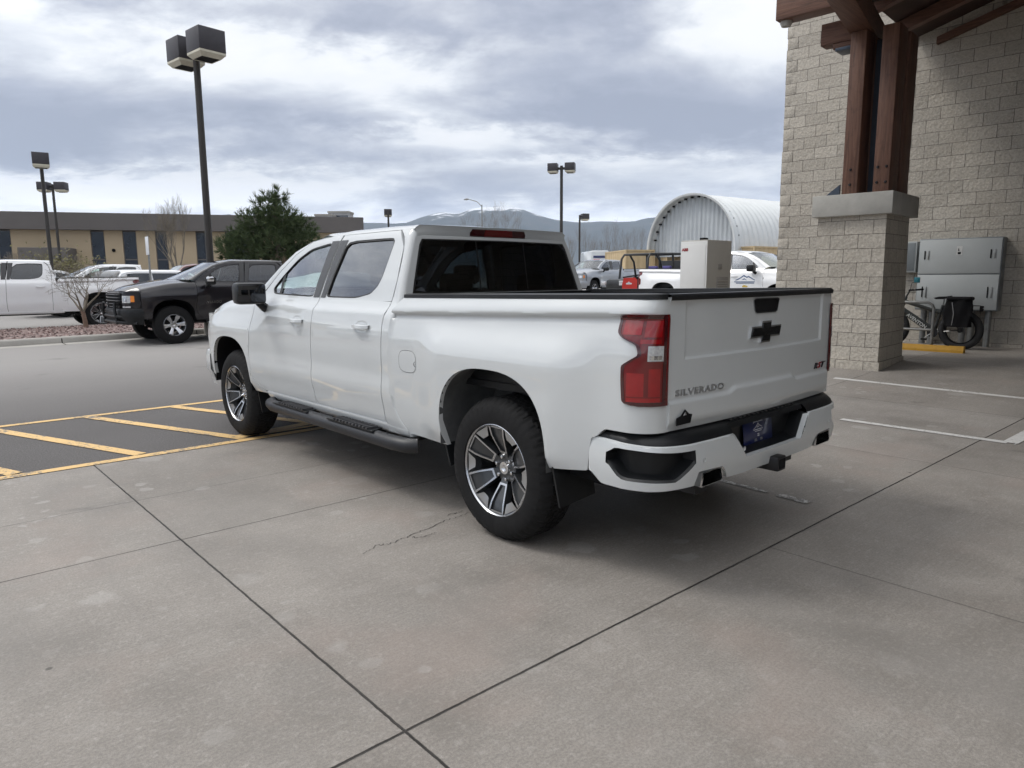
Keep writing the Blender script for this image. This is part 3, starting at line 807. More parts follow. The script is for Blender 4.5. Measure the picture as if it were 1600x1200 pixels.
    for sg in (-1, 1):
        m = MB(); S1 = lin(PS0, PS1, N_(20))
        m.grid([[BP(sg*s, ptop(s)), BP(sg*s, ptop(s)-.004, -.012), BP(sg*s, ptop(s)-.01, -.075), BP(sg*s, pbot(s)+.02, -.08), BP(sg*s, pbot(s)+.014, -.07), BP(sg*s, pbot(s)+.012, -.012), BP(sg*s, pbot(s))] for s in S1], PLASTIC)
        m.grid([[BP(sg*PS0, z), BP(sg*(PS0+.01), z, -.11)] for z in lin(pbot(PS0), ptop(PS0), 3)], PLASTIC)
        m.grid([[BP(sg*PS1, z), BP(sg*(PS1-.01), z, -.11)] for z in lin(pbot(PS1), ptop(PS1), 3)], PLASTIC)
        m.build('step_pocket', None, bump)
        if hi:
            for s in (.675, .33): 
                m = MB(); m.lathe([(.0, .0), (.002, .009), (-.001, .012)], 12, paint, 'Y', c=BP(sg*s, .64, .003)); m.build('parking_sensor', None, bump)
    m = MB()
    for sg in (-1, 1):
        m.grid([[BP(sg*s, ztb(s)+.005, -.010), BP(sg*s, ztb(s)+.022, -.014), BP(sg*s, .768, -.04 if s < 1.1 else -.03), (lambda p: (p[0], max(p[1], -1.03) if abs(p[0]) < .86 else p[1], .782))(BP(sg*s, .78, -.12 if s < .95 else -.05))] for s in lin(.405, SE-.02, 26)], PLASTIC)
    m.grid([[(x, -1.125, .745), (x, -1.115, .770), (x, -1.02, .782)] for x in lin(-.406, .406, 4)], PLASTIC)
    m.grid([[(x, -1.125, .745), (x, -1.06, .735), (x, -1.055, .61), (x, -1.155, .592)] for x in lin(-.40, .40, 4)], PLASTIC)
    for sg in (-1, 1): m.add([(sg*.405, -1.16, .722), (sg*.40, -1.055, .74), (sg*.32, -1.055, .60), (sg*.30, -1.163, .592)], [(0, 1, 2, 3)], PLASTIC)
    if hi:
        for k in range(16): 
            for j in range(2): m.box(-.36+k*.045, -.335+k*.045, -1.11+.035*j, -1.095+.035*j, .778, .784, PLASTIC)
    m.build('step_pad', None, bump)
    # ---- number plate
    if tow:
        m = MB(); Mp = Matrix.Translation((0, -1.068, .672)) @ Matrix.Rotation(-.10, 4, 'X')
        m.box(-.155, .155, -.004, .0, -.078, .078, PLATEB, .002, Mp)
        pl = m.build('license_plate', None, root)
        m = MB().m(PLATEW); F = lambda u, v, d: Mp @ Vector((u, -.0045-d, v))
        text_mb('GRAND', .024, .001, lambda u, v, d: F(u, v+.066, d), m, bold=.0006)
        text_mb('JUNCTION', .02, .001, lambda u, v, d: F(u, v+.050, d), m, bold=.0005)
        for pts in ([(-.055, .006), (-.03, .016), (-.012, .028), (0, .040), (.014, .026), (.024, .022), (.045, .012), (.045, .010), (.024, .018), (.012, .021), (0, .033), (-.012, .022), (-.03, .012)], [(-.015, .012), (0, .024), (.012, .012), (.002, .016)]):
            m.prism(pts, 0, .001, F)
        for z, w in ((.001, .05), (-.008, .035)): m.prism([(-w, z), (w, z), (w, z+.0035), (-w, z+.0035)], 0, .001, F)
        m.m(PLATEW); text_mb('22', .020, .001, lambda u, v, d: F(u, v-.028, d), m, bold=.0005)
        for x in (-.03, .03): m.prism([(x-.014, -.060), (x+.014, -.060), (x+.010, -.046), (x-.010, -.046)], 0, .001, F, SILVER)
        m.build('plate_lettering', None, pl, smooth=False)
        m = MB(); m.box(-.045, .045, -1.22, -.9, .468, .548, STEELD, .008); m.box(-.032, .032, -1.222, -1.20, .482, .535, MATTE)
        m.box(-.17, -.05, -1.12, -1.05, .49, .52, STEELD, .01); m.box(.05, .17, -1.12, -1.05, .49, .52, STEELD, .01)
        m.box(-.06, -.14, -1.155, -1.145, .50, .545, STEELD, .004)
        m.build('tow_hitch', None, root)
    # ---- rear window wall
    win = [(-.825, 1.404), (0, 1.404), (.825, 1.404), (.797, 1.50), (.722, 1.735), (.697, 1.775), (0, 1.780), (-.697, 1.775), (-.722, 1.735), (-.797, 1.50)]
    def xw(z): return Wd(1.05, z)-.045
    out = [(-xw(1.36), 1.36), (0, 1.36), (xw(1.36), 1.36), (xw(1.5), 1.5), (xw(1.735), 1.735), (xw(1.80), 1.80), (0, 1.80), (-xw(1.80), 1.80), (-xw(1.735), 1.735), (-xw(1.5), 1.5)]
    def edge(a, b):
        # meet the pillars' inner edge at the sides
        yw = 1.018+(max(b, 1.38)-1.38)*.16
        t = min(1, abs(a)/xw(b)); return (a, yw-.02*(1-t**4), b)
    m = MB(); k = 4 if hi else 2
    i_ = rsmp(win, k); o_ = rsmp(out, k)
    ring(m, o_, i_, edge, 3)
    m.grid([[(x, 1.017, z) for x in lin(-.88, .88, 2)] for z in (.5, 1.36)])
    rw = m.build('cab_back', paint, root)
    m = MB(); s2 = [(lerp(a, 0, .018), lerp(b, 1.59, .05)) for a, b in i_]
    ring(m, i_, s2, lambda a, b: (lambda p: (p[0], p[1]-.002, p[2]))(edge(a, b)), 1, SEAL)
    fillfan(m, s2, lambda a, b: (lambda p: (p[0], p[1]-.001, p[2]))(edge(a, b)), GLASS_R, 5)
    g = m.build('rear_window', None, root)
    m = MB()
    for x in (-.235, .235): m.grid([[(lambda p: (p[0], p[1]-.003, p[2]))(edge(x+d, z)) for d in (-.006, .006)] for z in lin(1.42, 1.77, 4)], SEAL)
    m.build('window_divider', None, g)
    # ---- roof with rear spoiler lip
    m = MB(); rows = []
    def zdrop(y): return -.16*max(0, y-1.95)**2
    for y in [1.065, 1.075, 1.10]+lin(1.14, 2.62, N_(24)):
        T = 1.842; w = .742; dz = zdrop(y); row = []
        if y > 2.15: w = lerp(.742, .705, smooth(2.15, 2.62, y)); T = lerp(1.842, 1.878, smooth(2.15, 2.35, y))
        base = [(w, T if y > 2.15 else T), (w-.010, T+.012), (w-.035, T+.026), (w-.085, T+.037), (w-.16, T+.044), (.45, T+.054), (.25, T+.062), (0, T+.066)]
        if y > 2.15: base = [(a, min(b, 1.908) if a < .5 else T+(b-T)*lerp(1, .35, smooth(2.15, 2.4, y))) for a, b in base]
        cf = lerp(.12, 1, smooth(1.06, 1.45, y))
        if y <= 1.45: base = [(a, min(b, T+.026)+max(0, b-T-.026)*cf) for a, b in base]
        pts = base+[(-a, b) for a, b in reversed(base[:-1])]
        rows.append([(a, y+.025*(abs(a)/.75)**3*(1 if y < 1.12 else 0), b+dz) for a, b in pts])
    lip = rows[0]
    m.grid(rows)
    roof = m.build('roof', roofpaint or paint, root, ang=45)
    # header panel between the rear window and the roof lip
    m = MB(); xs = lin(-1, 1, 16)
    def lipz(u): return 1.842+.066*(1-abs(u)**2.6)-.006
    m.grid([[(a, b, c), (a*.995, b+.003, c-.012*(c-1.80)/.09), (a*.985, lerp(b, 1.084, .6), lerp(c, 1.80, .55)), (a*.978, 1.082, min(c-.02, 1.798)), (a*.972, 1.088, 1.779)] for a, b, c in lip])
    pass
    hp = m.build('spoiler', paint, roof, ang=30)
    m = MB(); rows = []
    for x0, x1, mt, o in ((-.275, .275, REDD, .004), (-.14, .14, RED, .0055)):
        m.grid([[(lerp(x0, x1, u)*(1 if t > 0 else .93), 1.070-o+.010*t, 1.856-.050*t+(0)) for u in lin(0, 1, 8)] for t in (0, .5, 1)], mt)
    m.build('brake_light', None, roof)
    # side filler between door top and roof edge
    m = MB()
    for sx in (-1, 1):
        m.grid([[P(sx, y, 1.843, -.001), (sx*.742, y, 1.842+min(0, zdrop(y))), ] for y in lin(1.07, 2.2, 8)])
    m.build('drip_rail', paint, roof)
    # ---- windshield, cowl, hood
    m = MB(); rows = []
    for t in lin(0, 1, 8):
        w = lerp(.705, .842, t**1.2); y = lerp(2.62, 3.40, t); z = lerp(1.808, 1.415, t**.95); row = []
        for u in lin(-1, 1, 12): row.append((u*w, y+.20*(1-u*u)*lerp(.5, 1, t), z+.012*(1-u*u)))
        rows.append(row)
    m.grid(rows); m.build('windshield', GLASS_W, root)
    m = MB(); rows = []
    for y in lin(3.32, 4.70, N_(20)):
        zt = ZTOP(y); row = []
        for u in lin(-1, 1, N_(16)):
            w = min(.80, Wd(min(y, 4.4), min(zt, 1.34))-.15); crown = .055*(1-abs(u)**2.5)+.030
            yb = y+(.22*(1-u*u) if y < 3.34 else 0)-(.30*abs(u)**3*smooth(4.35, 4.70, y))+.05*smooth(4.3, 4.7, y)*(1-u*u)
            row.append((u*w, yb, zt+crown+.012*smooth(.40, .50, abs(u))*smooth(.8, .7, abs(u)) - .05*smooth(4.5, 4.7, y)))
        rows.append(row)
    m.grid(rows); m.build('hood', hood or paint, root, rim=('z', .03), ang=50)
    m = MB(); m.grid([[(u*.86, 3.30+.22*(1-u*u)+d, 1.415-.03*d/.1) for d in (-.02, .14)] for u in lin(-1, 1, 8)], MATTE); m.build('cowl', None, root)
    # ---- front end
    def FP(s, z, off=0):
        # s 0 centre .. 1 corner edge
        sg = 1 if s >= 0 else -1; a = abs(s); th = a*pi/2
        x = .945*(sin(th)**.75 if a > 0 else 0); y = 4.42+.40*max(0, cos(th))**.62
        k = min(1, max(0, (z-.95)/.25)); y -= .03*k*(1-a)
        n = Vector((sin(th), cos(th)*1.3)).normalized()
        return (sg*(x+n.x*off), y+n.y*off, z)
    m = MB(); sN = N_(28)
    m.grid([[FP(s, z) for s in lin(-1, 1, sN)] for z in lin(.78, 1.165, 6)], paint)
    m.grid([[FP(s, z, o) for s in lin(-1, 1, sN)] for z, o in ((.80, 0), (.79, .04), (.74, .055), (.60, .055), (.56, .03), (.44, .0))], BUMPF.get(front) or paint)
    fb = m.build('front_bumper', None, root, ang=40)
    m = MB(); m.grid([[FP(s, z, .006) for s in lin(-.42, .42, 14)] for z in lin(.80, 1.13, 4)], MATTE)
    for k in range(5):
        z = .83+k*.068; m.grid([[FP(s, z+dz, o) for s in lin(-.40, .40, 14)] for dz, o in ((-.012, .008), (-.01, .03), (.01, .03), (.012, .008))], CHROME if front == 'chrome' else GLOSSBLK)
    if front == 'chrome': m.grid([[FP(s, 1.125+dz, o) for s in lin(-.44, .44, 14)] for dz, o in ((-.02, .01), (-.015, .035), (.02, .035), (.03, .01))], CHROME)
    m.build('grille', None, root)
    m = MB(); m.grid([[FP(s, z, .058) for s in lin(-.4, .4, 12)] for z in (.50, .66)], MATTE); m.build('lower_intake', None, fb)
    for sg in (-1, 1):
        m = MB(); m.grid([[FP(sg*s, z, .012) for s in lin(.45, .74, 8)] for z in lin(.92, 1.075, 3)], CLEAR)
        m.grid([[FP(sg*s, z, .016) for s in lin(.50, .62, 4)] for z in lin(.94, 1.05, 3)], CHROME)
        m.grid([[FP(sg*s, z, .012) for s in lin(.745, .86, 4)] for z in lin(.94, 1.075, 3)], AMBER if front != 'wide' else CLEAR)
        m.build('headlight', None, root)
        m = MB(); m.grid([[FP(sg*s, z, .014) for s in lin(.46, .74, 8)] for z in lin(.815, .845, 2)], CLEAR); m.build('fog_light', None, root)
    # ---- underbody, cabin
    m = MB(); m.box(-.60, .60, -.95, 4.35, .50, .62, MATTE); m.box(-.90, .90, .55, 3.28, .46, .62, MATTE); m.box(-.60, .60, -.98, -.40, .56, .86, MATTE)
    for sx in (-1, 1): m.box(sx*.42, sx*.52, -1.02, 4.3, .40, .56, STEELD); m.box(sx*.70, sx*.90, -.70, -.50, .48, .86, MATTE)
    m.tube([(-.85, 0, .415), (.85, 0, .415)], .045, 10, STEELD); m.tube([(-.85, WB, .415), (.85, WB, .415)], .04, 10, STEELD)
    m.lathe([(-.16, .03), (-.11, .13), (0, .16), (.11, .13), (.16, .03)], 16, STEELD, c=(0, 0, .415))
    for sx in (-1, 1): m.tube([(sx*.70, .06, .40), (sx*.62, .22, .80)], .03, 8, STEELD); m.box(sx*.55, sx*.62, -.6, .6, .36, .40, STEELD)
    m.box(-.62, .62, 3.3, 4.5, .6, 1.18, MATTE)
    m.build('chassis', None, root)
    m = MB(); m.box(-.86, .86, 1.06, 3.30, .62, .72, MATTE); m.box(-.84, .84, 3.0, 3.32, .72, 1.33, INTER, .05); m.box(-.68, .68, 1.14, 2.5, 1.80, 1.828, HEADL)
    m.build('cabin_floor', None, root)
    def seat(x, y, w, zb):
        m = MB(); m.box(x-w/2, x+w/2, y, y+.5, .72, .98, INTER, .05)
        m.box(x-w/2, x+w/2, y-.12, y+.04, .95, zb, INTER, .05, None); m.box(x-.13, x+.13, y-.12, y-.01, zb+.03, zb+.20, INTER, .045)
        m.build('seat', None, root)
    for x in (-.42, .42): seat(x, 2.05, .52, 1.42)
    seat(-.38, 1.18, .66, 1.34); seat(.38, 1.18, .66, 1.34)
    if hi:
        m = MB(); c = Vector((-.42, 2.83, 1.19)); rows = []
        for k in range(33):
            a = 2*pi*k/32; ctr = Vector((cos(a)*.185, 0, sin(a)*.185)); row = []
            for j in range(6):
                b = 2*pi*j/6; p = ctr*(1+.016/.185*cos(b)*1)+Vector((0, .016*sin(b), 0)); p = Matrix.Rotation(-.45, 3, 'X') @ p; row.append(c+p)
            rows.append(row)
        m.grid(rows, MATTE, True); m.box(-.60, -.24, 2.80, 2.84, 1.16, 1.22, MATTE, .01); m.build('steering_wheel', None, root)
        m = MB(); m.box(-.12, .12, 2.80, 2.83, 1.68, 1.745, MATTE, .01); m.build('interior_mirror', None, root)
    # ---- wheels
    W0 = wheel_asset(R, rr, rims, hi)
    k = 0
    for y in (0, WB):
        for sx in (-1, 1):
            w = W0 if k == 0 else copy_tree(W0)
            w.parent = root; w.location = (sx*.862, y, R-.004); w.rotation_euler = ((.25, .7, 0, 1.1)[k], 0, pi if sx < 0 else 0); k += 1
    if lift:
        for o in root.children:
            if not o.name.startswith('wheel') or o.name.startswith('wheel_liner'): o.location.z += lift
    return root
# ------------------------------------------------------------------ ground
GO = .0145      # the paving grid is turned this much from the hero truck
def g2w(gx, gy): return gx*cos(GO)+gy*sin(GO), -gx*sin(GO)+gy*cos(GO)
def w2g(x, y): return x*cos(GO)-y*sin(GO), x*sin(GO)+y*cos(GO)
EDGE = 3.49
CRACKS = [[(-1.671, 0.343), (-1.538, 0.399), (-1.464, 0.368), (-1.325, 0.39), (-1.172, 0.423), (-0.984, 0.465), (-0.874, 0.46), (-0.734, 0.482)], [(-1.325, 0.39), (-1.302, 0.326), (-1.177, 0.337)], [(-0.97, 0.551), (-0.881, 0.518), (-0.812, 0.539)], [(-2.611, -0.214), (-2.527, -0.217), (-2.427, -0.226), (-2.328, -0.259)], [(-0.402, -0.293), (-0.328, -0.271), (-0.32, -0.31)]]
def build_ground():
    def axis(lo, hi, f0, f1, fine, marks, far):
        v = set(marks); x = f0
        while x <= f1: v.add(round(x, 4)); x += fine
        st = fine; x = f1
        while x < hi: st *= 1.35; x += st; v.add(round(min(x, hi), 3))
        st = fine; x = f0
        while x > lo: st *= 1.35; x -= st; v.add(round(max(x, lo), 3))
        return sorted(v)
    X = axis(-9800, 9800, -26, 62, .75, [-16, 13.5], 0); Y = axis(-9800, 9800, -12, 75, .75, [EDGE, -16], 0)
    names = {'concrete': ([], {}), 'asphalt': ([], {}), 'ground': ([], {})}; verts = {k: [] for k in names}; faces = {k: [] for k in names}
    def reg(cx, cy):
        if -16 < cx < 13.5 and -16 < cy < EDGE: return 'concrete'
        if -60 < cx < 90 and -30 < cy < 85: return 'asphalt'
        return 'ground'
    for i in range(len(X)-1):
        for j in range(len(Y)-1):
            r = reg((X[i]+X[i+1])/2, (Y[j]+Y[j+1])/2); idx = names[r][1]; q = []
            for a, b in ((i, j), (i+1, j), (i+1, j+1), (i, j+1)):
                if (a, b) not in idx:
                    idx[(a, b)] = len(verts[r]); wx, wy = g2w(X[a], Y[b])
                    verts[r].append((X[a], Y[b], terrain(wx, wy)))
                q.append(idx[(a, b)])
            faces[r].append(q)
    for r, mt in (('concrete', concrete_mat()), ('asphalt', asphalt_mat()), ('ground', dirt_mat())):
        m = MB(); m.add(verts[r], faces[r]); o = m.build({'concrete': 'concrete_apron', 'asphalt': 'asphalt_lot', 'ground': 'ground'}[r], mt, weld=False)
        o.rotation_euler = (0, 0, -GO); struct(o)
def joint_mask(t, X, Y, jit):
    def line(c, w, lim=None, axis='y'):
        v = Y if axis == 'y' else X; u = X if axis == 'y' else Y
        d = t.math('ABSOLUTE', t.math('SUBTRACT', t.math('ADD', v, jit), c))
        f = t.math('SUBTRACT', 1, t.math('DIVIDE', t.math('SUBTRACT', d, w*.6), w*.8), clamp=True)
        if lim:
            f = t.math('MULTIPLY', f, t.math('GREATER_THAN', u, lim[0])); f = t.math('MULTIPLY', f, t.math('LESS_THAN', u, lim[1]))
        return f
    out = None
    for (c, w, lim, ax, k) in ((-1.145, .0052, None, 'y', 1), (-2.35, .0046, None, 'x', 1), (1.235, .004, None, 'y', .75), (2.225, .003, None, 'y', .45),
                               (.07, .003, (-5.5, -1.15), 'x', .6), (2.69, .003, (-5.5, 1.2), 'x', .5), (5.4, .004, None, 'x', .7), (-5.5, .0065, None, 'y', 1), (-7.2, .006, None, 'x', .9), (9.0, .005, None, 'x', .8), (-2.35-.0, .0, None, 'x', 0)):
        if k == 0: continue
        f = t.math('MULTIPLY', line(c, w, lim, ax), k)
        out = f if out is None else t.math('MAXIMUM', out, f)
    return out
def concrete_mat():
    t = NT('broom_finished_concrete'); sp = t.n('SeparateXYZ'); t.link(t.tc(), sp.inputs[0]); X, Y = sp.outputs[0], sp.outputs[1]
    big = t.noise(.55, 5, .6); med = t.noise(2.6, 6, .62, dist=.4, off=(4, 1, 0)); fine = t.noise(95, 3, .6); sp2 = t.noise(34, 4, .7, off=(2, 8, 1))
    c = t.ramp(t.math('ADD', t.math('MULTIPLY', big, .6), t.math('MULTIPLY', med, .4)), [(.36, (.215, .197, .176)), (.5, (.278, .257, .233)), (.64, (.333, .310, .283))])
    c = t.mix(t.math('MULTIPLY', t.ramp(fine, [(.38, 1), (.6, 0)]), .38), c, (.12, .112, .105))
    c = t.mix(t.math('MULTIPLY', t.ramp(sp2, [(.52, 0), (.68, 1)]), .28), c, (.46, .44, .41))
    gr = t.noise(330, 2, .5, off=(1, 6, 3)); c = t.mix(1, c, t.ramp(gr, [(.3, (.80, .80, .80)), (.7, (1.17, 1.17, 1.17))]), 'MULTIPLY')
    brm = t.noise(42, 3, .6, stretch=(.10, 1.5, 1)); c = t.mix(1, c, t.ramp(brm, [(.3, (.94, .94, .94)), (.7, (1.05, 1.05, 1.05))]), 'MULTIPLY')
    oil = t.noise(1.7, 3, .5, off=(8, 2, 5), dist=.3); c = t.mix(t.math('MULTIPLY', t.ramp(oil, [(.70, 0), (.76, 1)]), .45), c, (.10, .092, .085))
    # slabs differ a little from one another
    gx = t.math('ADD', t.math('ADD', t.math('GREATER_THAN', X, -2.35), t.math('GREATER_THAN', X, 2.69)), t.math('GREATER_THAN', X, 5.4)); gy = t.math('ADD', t.math('GREATER_THAN', Y, -1.145), t.math('GREATER_THAN', Y, 1.235))
    hs = t.math('FRACT', t.math('MULTIPLY', t.math('SINE', t.math('ADD', t.math('MULTIPLY', gx, 12.9), t.math('MULTIPLY', gy, 78.2))), 43.7)); c = t.mix(1, c, t.ramp(hs, [(0, (.93, .92, .91)), (1, (1.05, 1.05, 1.05))]), 'MULTIPLY')
    tyre = t.noise(.55, 4, .6, off=(4, 0, 0), stretch=(2.2, .16, 1)); c = t.mix(t.math('MULTIPLY', t.ramp(tyre, [(.56, 0), (.72, 1)]), .35), c, (.20, .19, .178))
    # pinkish and dark stains
    st = t.noise(1.1, 4, .55, off=(7, 3, 2)); c = t.mix(t.math('MULTIPLY', t.ramp(st, [(.55, 0), (.68, 1)]), .30), c, (.285, .225, .195))
    st = t.noise(.8, 6, .65, off=(1, 13, 2), stretch=(1, .45, 1)); c = t.mix(t.math('MULTIPLY', t.ramp(st, [(.52, 0), (.70, 1)]), .45), c, (.16, .150, .138))
    # pale worn flakes, denser in the two strips by the lot
    fm0 = None; wv = t.n('VectorMath'); wv.operation = 'ADD'; wn = t.N.new('ShaderNodeTexNoise'); wn.inputs['Scale'].default_value = 9; wn.inputs['Detail'].default_value = 4; t.link(t.tc(), wn.inputs[0])
    ws = t.n('VectorMath'); ws.operation = 'SCALE'; ws.inputs['Scale'].default_value = .10; t.link(wn.outputs['Color'], ws.inputs[0]); t.link(t.tc(), wv.inputs[0]); t.link(ws.outputs[0], wv.inputs[1])
    for sc_, r_, pr in ((3.2, .42, .62), (6.5, .42, .57)):
        vv = t.n('TexVoronoi'); vv.inputs['Scale'].default_value = sc_; t.link(wv.outputs[0], vv.inputs[0]); sc3 = t.n('SeparateColor'); t.link(vv.outputs['Color'], sc3.inputs[0])
        rad = t.math('MULTIPLY', t.math('SUBTRACT', sc3.outputs[0], pr), r_/(1-pr)); q = t.math('MULTIPLY', t.math('SUBTRACT', rad, vv.outputs['Distance']), 14, clamp=True); fm0 = q if fm0 is None else t.math('MAXIMUM', fm0, q); den = t.ramp(t.noise(.9, 3, .5, off=(0, 5, 0)), [(.42, 0), (.62, 1)])
    yb = t.math('GREATER_THAN', Y, -1.0); fm = t.math('MULTIPLY', fm0, t.math('MULTIPLY', den, t.math('ADD', .35, t.math('MULTIPLY', yb, .6))))
    c = t.mix(t.math('MULTIPLY', fm, .40), c, (.42, .405, .385))
    # small dark droppings
    v = t.n('TexVoronoi'); v.feature = 'F1'; v.inputs['Scale'].default_value = 1.9; v.inputs['Randomness'].default_value = 1; t.link(t.tc(), v.inputs[0])
    c = t.mix(t.math('MULTIPLY', t.ramp(v.outputs['Distance'], [(.018, 1), (.030, 0)]), .7), c, (.06, .055, .05))
    # joints and hairline cracks
    jit = t.math('MULTIPLY', t.math('SUBTRACT', t.noise(9, 4, .7), .5), .010)
    jm = joint_mask(t, X, Y, jit)
    crn = t.noise(1.6, 5, .6, dist=1.2, off=(11, 4, 0)); cr = t.math('SUBTRACT', 1, t.math('MULTIPLY', t.math('ABSOLUTE', t.math('SUBTRACT', crn, .5)), 210), clamp=True)
    cr = t.math('MULTIPLY', cr, t.ramp(t.noise(.6, 3, .5, off=(5, 2, 9)), [(.60, 0), (.66, 1)]))
    jm2 = t.math('MAXIMUM', jm, t.math('MULTIPLY', cr, .0))
    wid = t.noise(3, 3, .6, off=(2, 2, 2))
    c = t.mix(t.math('MULTIPLY', jm2, t.ramp(wid, [(.3, .75), (.6, 1)]), clamp=True), c, (.022, .020, .018))
    t.base(c); t.set(rough=t.ramp(med, [(.3, .62), (.7, .82)]), spec=.35)
    br = t.noise(60, 3, .6, stretch=(.12, 1.6, 1))
    h = t.math('SUBTRACT', t.math('ADD', t.math('MULTIPLY', fine, .5), t.math('MULTIPLY', br, .4)), t.math('MULTIPLY', jm2, 4))
    t.bump(h, .003, .8); return t.m
def asphalt_mat():
    t = NT('worn_asphalt'); big = t.noise(.35, 5, .6); fine = t.noise(75, 3, .65); ag = t.noise(160, 2, .6, off=(3, 3, 3)); tr = t.noise(.5, 4, .6, stretch=(.12, 1, 1), off=(2, 0, 0))
    c = t.ramp(t.math('ADD', t.math('MULTIPLY', big, .5), t.math('MULTIPLY', tr, .5)), [(.35, (.112, .106, .104)), (.65, (.158, .150, .147))])
    c = t.mix(t.math('MULTIPLY', t.ramp(fine, [(.42, 1), (.58, 0)]), .6), c, (.050, .048, .048))
    c = t.mix(t.math('MULTIPLY', t.ramp(ag, [(.60, 0), (.70, 1)]), .5), c, (.34, .33, .32))
    # far lot painted lighter for its grazing sheen, and oil spots
    sp = t.n('SeparateXYZ'); t.link(t.tc(), sp.inputs[0])
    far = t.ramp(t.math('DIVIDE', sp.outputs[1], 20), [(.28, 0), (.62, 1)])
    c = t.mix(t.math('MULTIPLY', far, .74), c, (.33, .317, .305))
    oil = t.noise(.7, 5, .7, off=(9, 1, 4)); c = t.mix(t.math('MULTIPLY', t.ramp(oil, [(.62, 0), (.74, 1)]), .45), c, (.05, .049, .05))
    t.base(c); t.set(rough=.88, spec=.3); t.bump(t.math('ADD', fine, ag), .006, .7); return t.m
def dirt_mat():
    t = NT('dry_ground'); c = t.ramp(t.noise(.02, 6, .6), [(.35, (.14, .125, .10)), (.65, (.20, .18, .14))]); t.base(c); t.set(rough=.95); return t.m
def paint_mat(name, col, under, wear):
    t = NT(name); n = t.noise(26, 6, .75); n2 = t.noise(2.2, 4, .6, off=(3, 4, 5))
    f = t.ramp(t.math('ADD', t.math('MULTIPLY', n, .6), t.math('MULTIPLY', n2, .4)), [(wear, 0), (wear+.07, 1)])
    t.base(t.mix(f, under, t.mix(t.noise(7, 4), col, tuple(x*.86 for x in col)))); t.set(rough=.7); t.bump(n, .002); return t.m
def strip(m, a, b, w, z=.005, seg=.5, curve=0):
    """a painted strip from a to b (paving grid coordinates), draped over the ground"""
    L = hypot(b[0]-a[0], b[1]-a[1]); n = max(1, int(L/seg)); tx, ty = (b[0]-a[0])/L, (b[1]-a[1])/L; rows = []
    for i in range(n+1):
        t = i/n; row = []
        for s in (-.5, .5):
            gx, gy = lerp(a[0], b[0], t)-ty*w*s, lerp(a[1], b[1], t)+tx*w*s; x, y = g2w(gx, gy); row.append((x, y, terrain(x, y)+z))
        rows.append(row)
    m.grid(rows)
build_ground()
YEL = paint_mat('yellow_road_paint', (.70, .47, .20), (.15, .14, .13), .415)
WHT = paint_mat('white_road_paint', (.62, .61, .59), (.24, .23, .215), .40)
WORN = paint_mat('worn_white_paint', (.66, .65, .63), (.20, .19, .18), .47)
m = MB(); strip(m, (-14, EDGE+.055), (9.5, EDGE+.055), .105); strip(m, (-14, 5.93), (9.5, 5.93), .10)
struct(m.build('yellow_border_line', YEL))
m = MB()
for k in range(-14, 10):
    x = -1.97+k*.905*1.0
    # diagonals stay clear of the border lines
    strip(m, (x+.035, 5.87), (x+.905, EDGE+.125), .115, .0065)
    if k == 0: pass
strip(m, (-1.12, 3.70), (.6, 3.98), .14, .009); strip(m, (-.9, 3.66), (.9, 3.70), .07, .0115)
struct(m.build('yellow_hatching', YEL))
m = MB(); strip(m, (3.93, .14), (3.95, -1.34), .10); strip(m, (3.95, -1.40), (3.95, -1.41), .10); strip(m, (3.95, -1.36), (4.9, -1.37), .12, .0065); strip(m, (6.70, 1.45), (6.72, -6), .10); strip(m, (3.92, -1.42), (3.96, -7), .10) if False else None
struct(m.build('white_bay_line', WHT))
m = MB(); random.seed(2)
for line in CRACKS[:3]:
    pts = []
    for a, b in zip(line, line[1:]):
        for k in range(8): t_ = k/8; pts.append((lerp(a[0], b[0], t_)+random.uniform(-.012, .012), lerp(a[1], b[1], t_)+random.uniform(-.012, .012)))
    pts.append(line[-1]); n_ = len(pts); rows = []
    for i, (x, y) in enumerate(pts):
        w_ = .0015*(1-abs(2*i/(n_-1)-1)**2)+.0006; rows.append([(x-w_, y+w_, terrain(x, y)+.0025), (x+w_, y-w_, terrain(x, y)+.0025)])
    m.grid(rows)
struct(m.build('crack', mat('crack_dirt', (.05, .046, .042), .9), smooth=False))
m = MB(); strip(m, (1.02, -.2), (1.0, -.62), .05); strip(m, (1.0, -.70), (.985, -.93), .075); strip(m, (1.03, -.2), (1.05, 3.2), .05, .005)
struct(m.build('worn_white_line', WORN))
hero = pickup('pickup_truck', 'large white crew cab pickup parked in the foreground with red tail lights toward us', (0, 0, 0), 0)
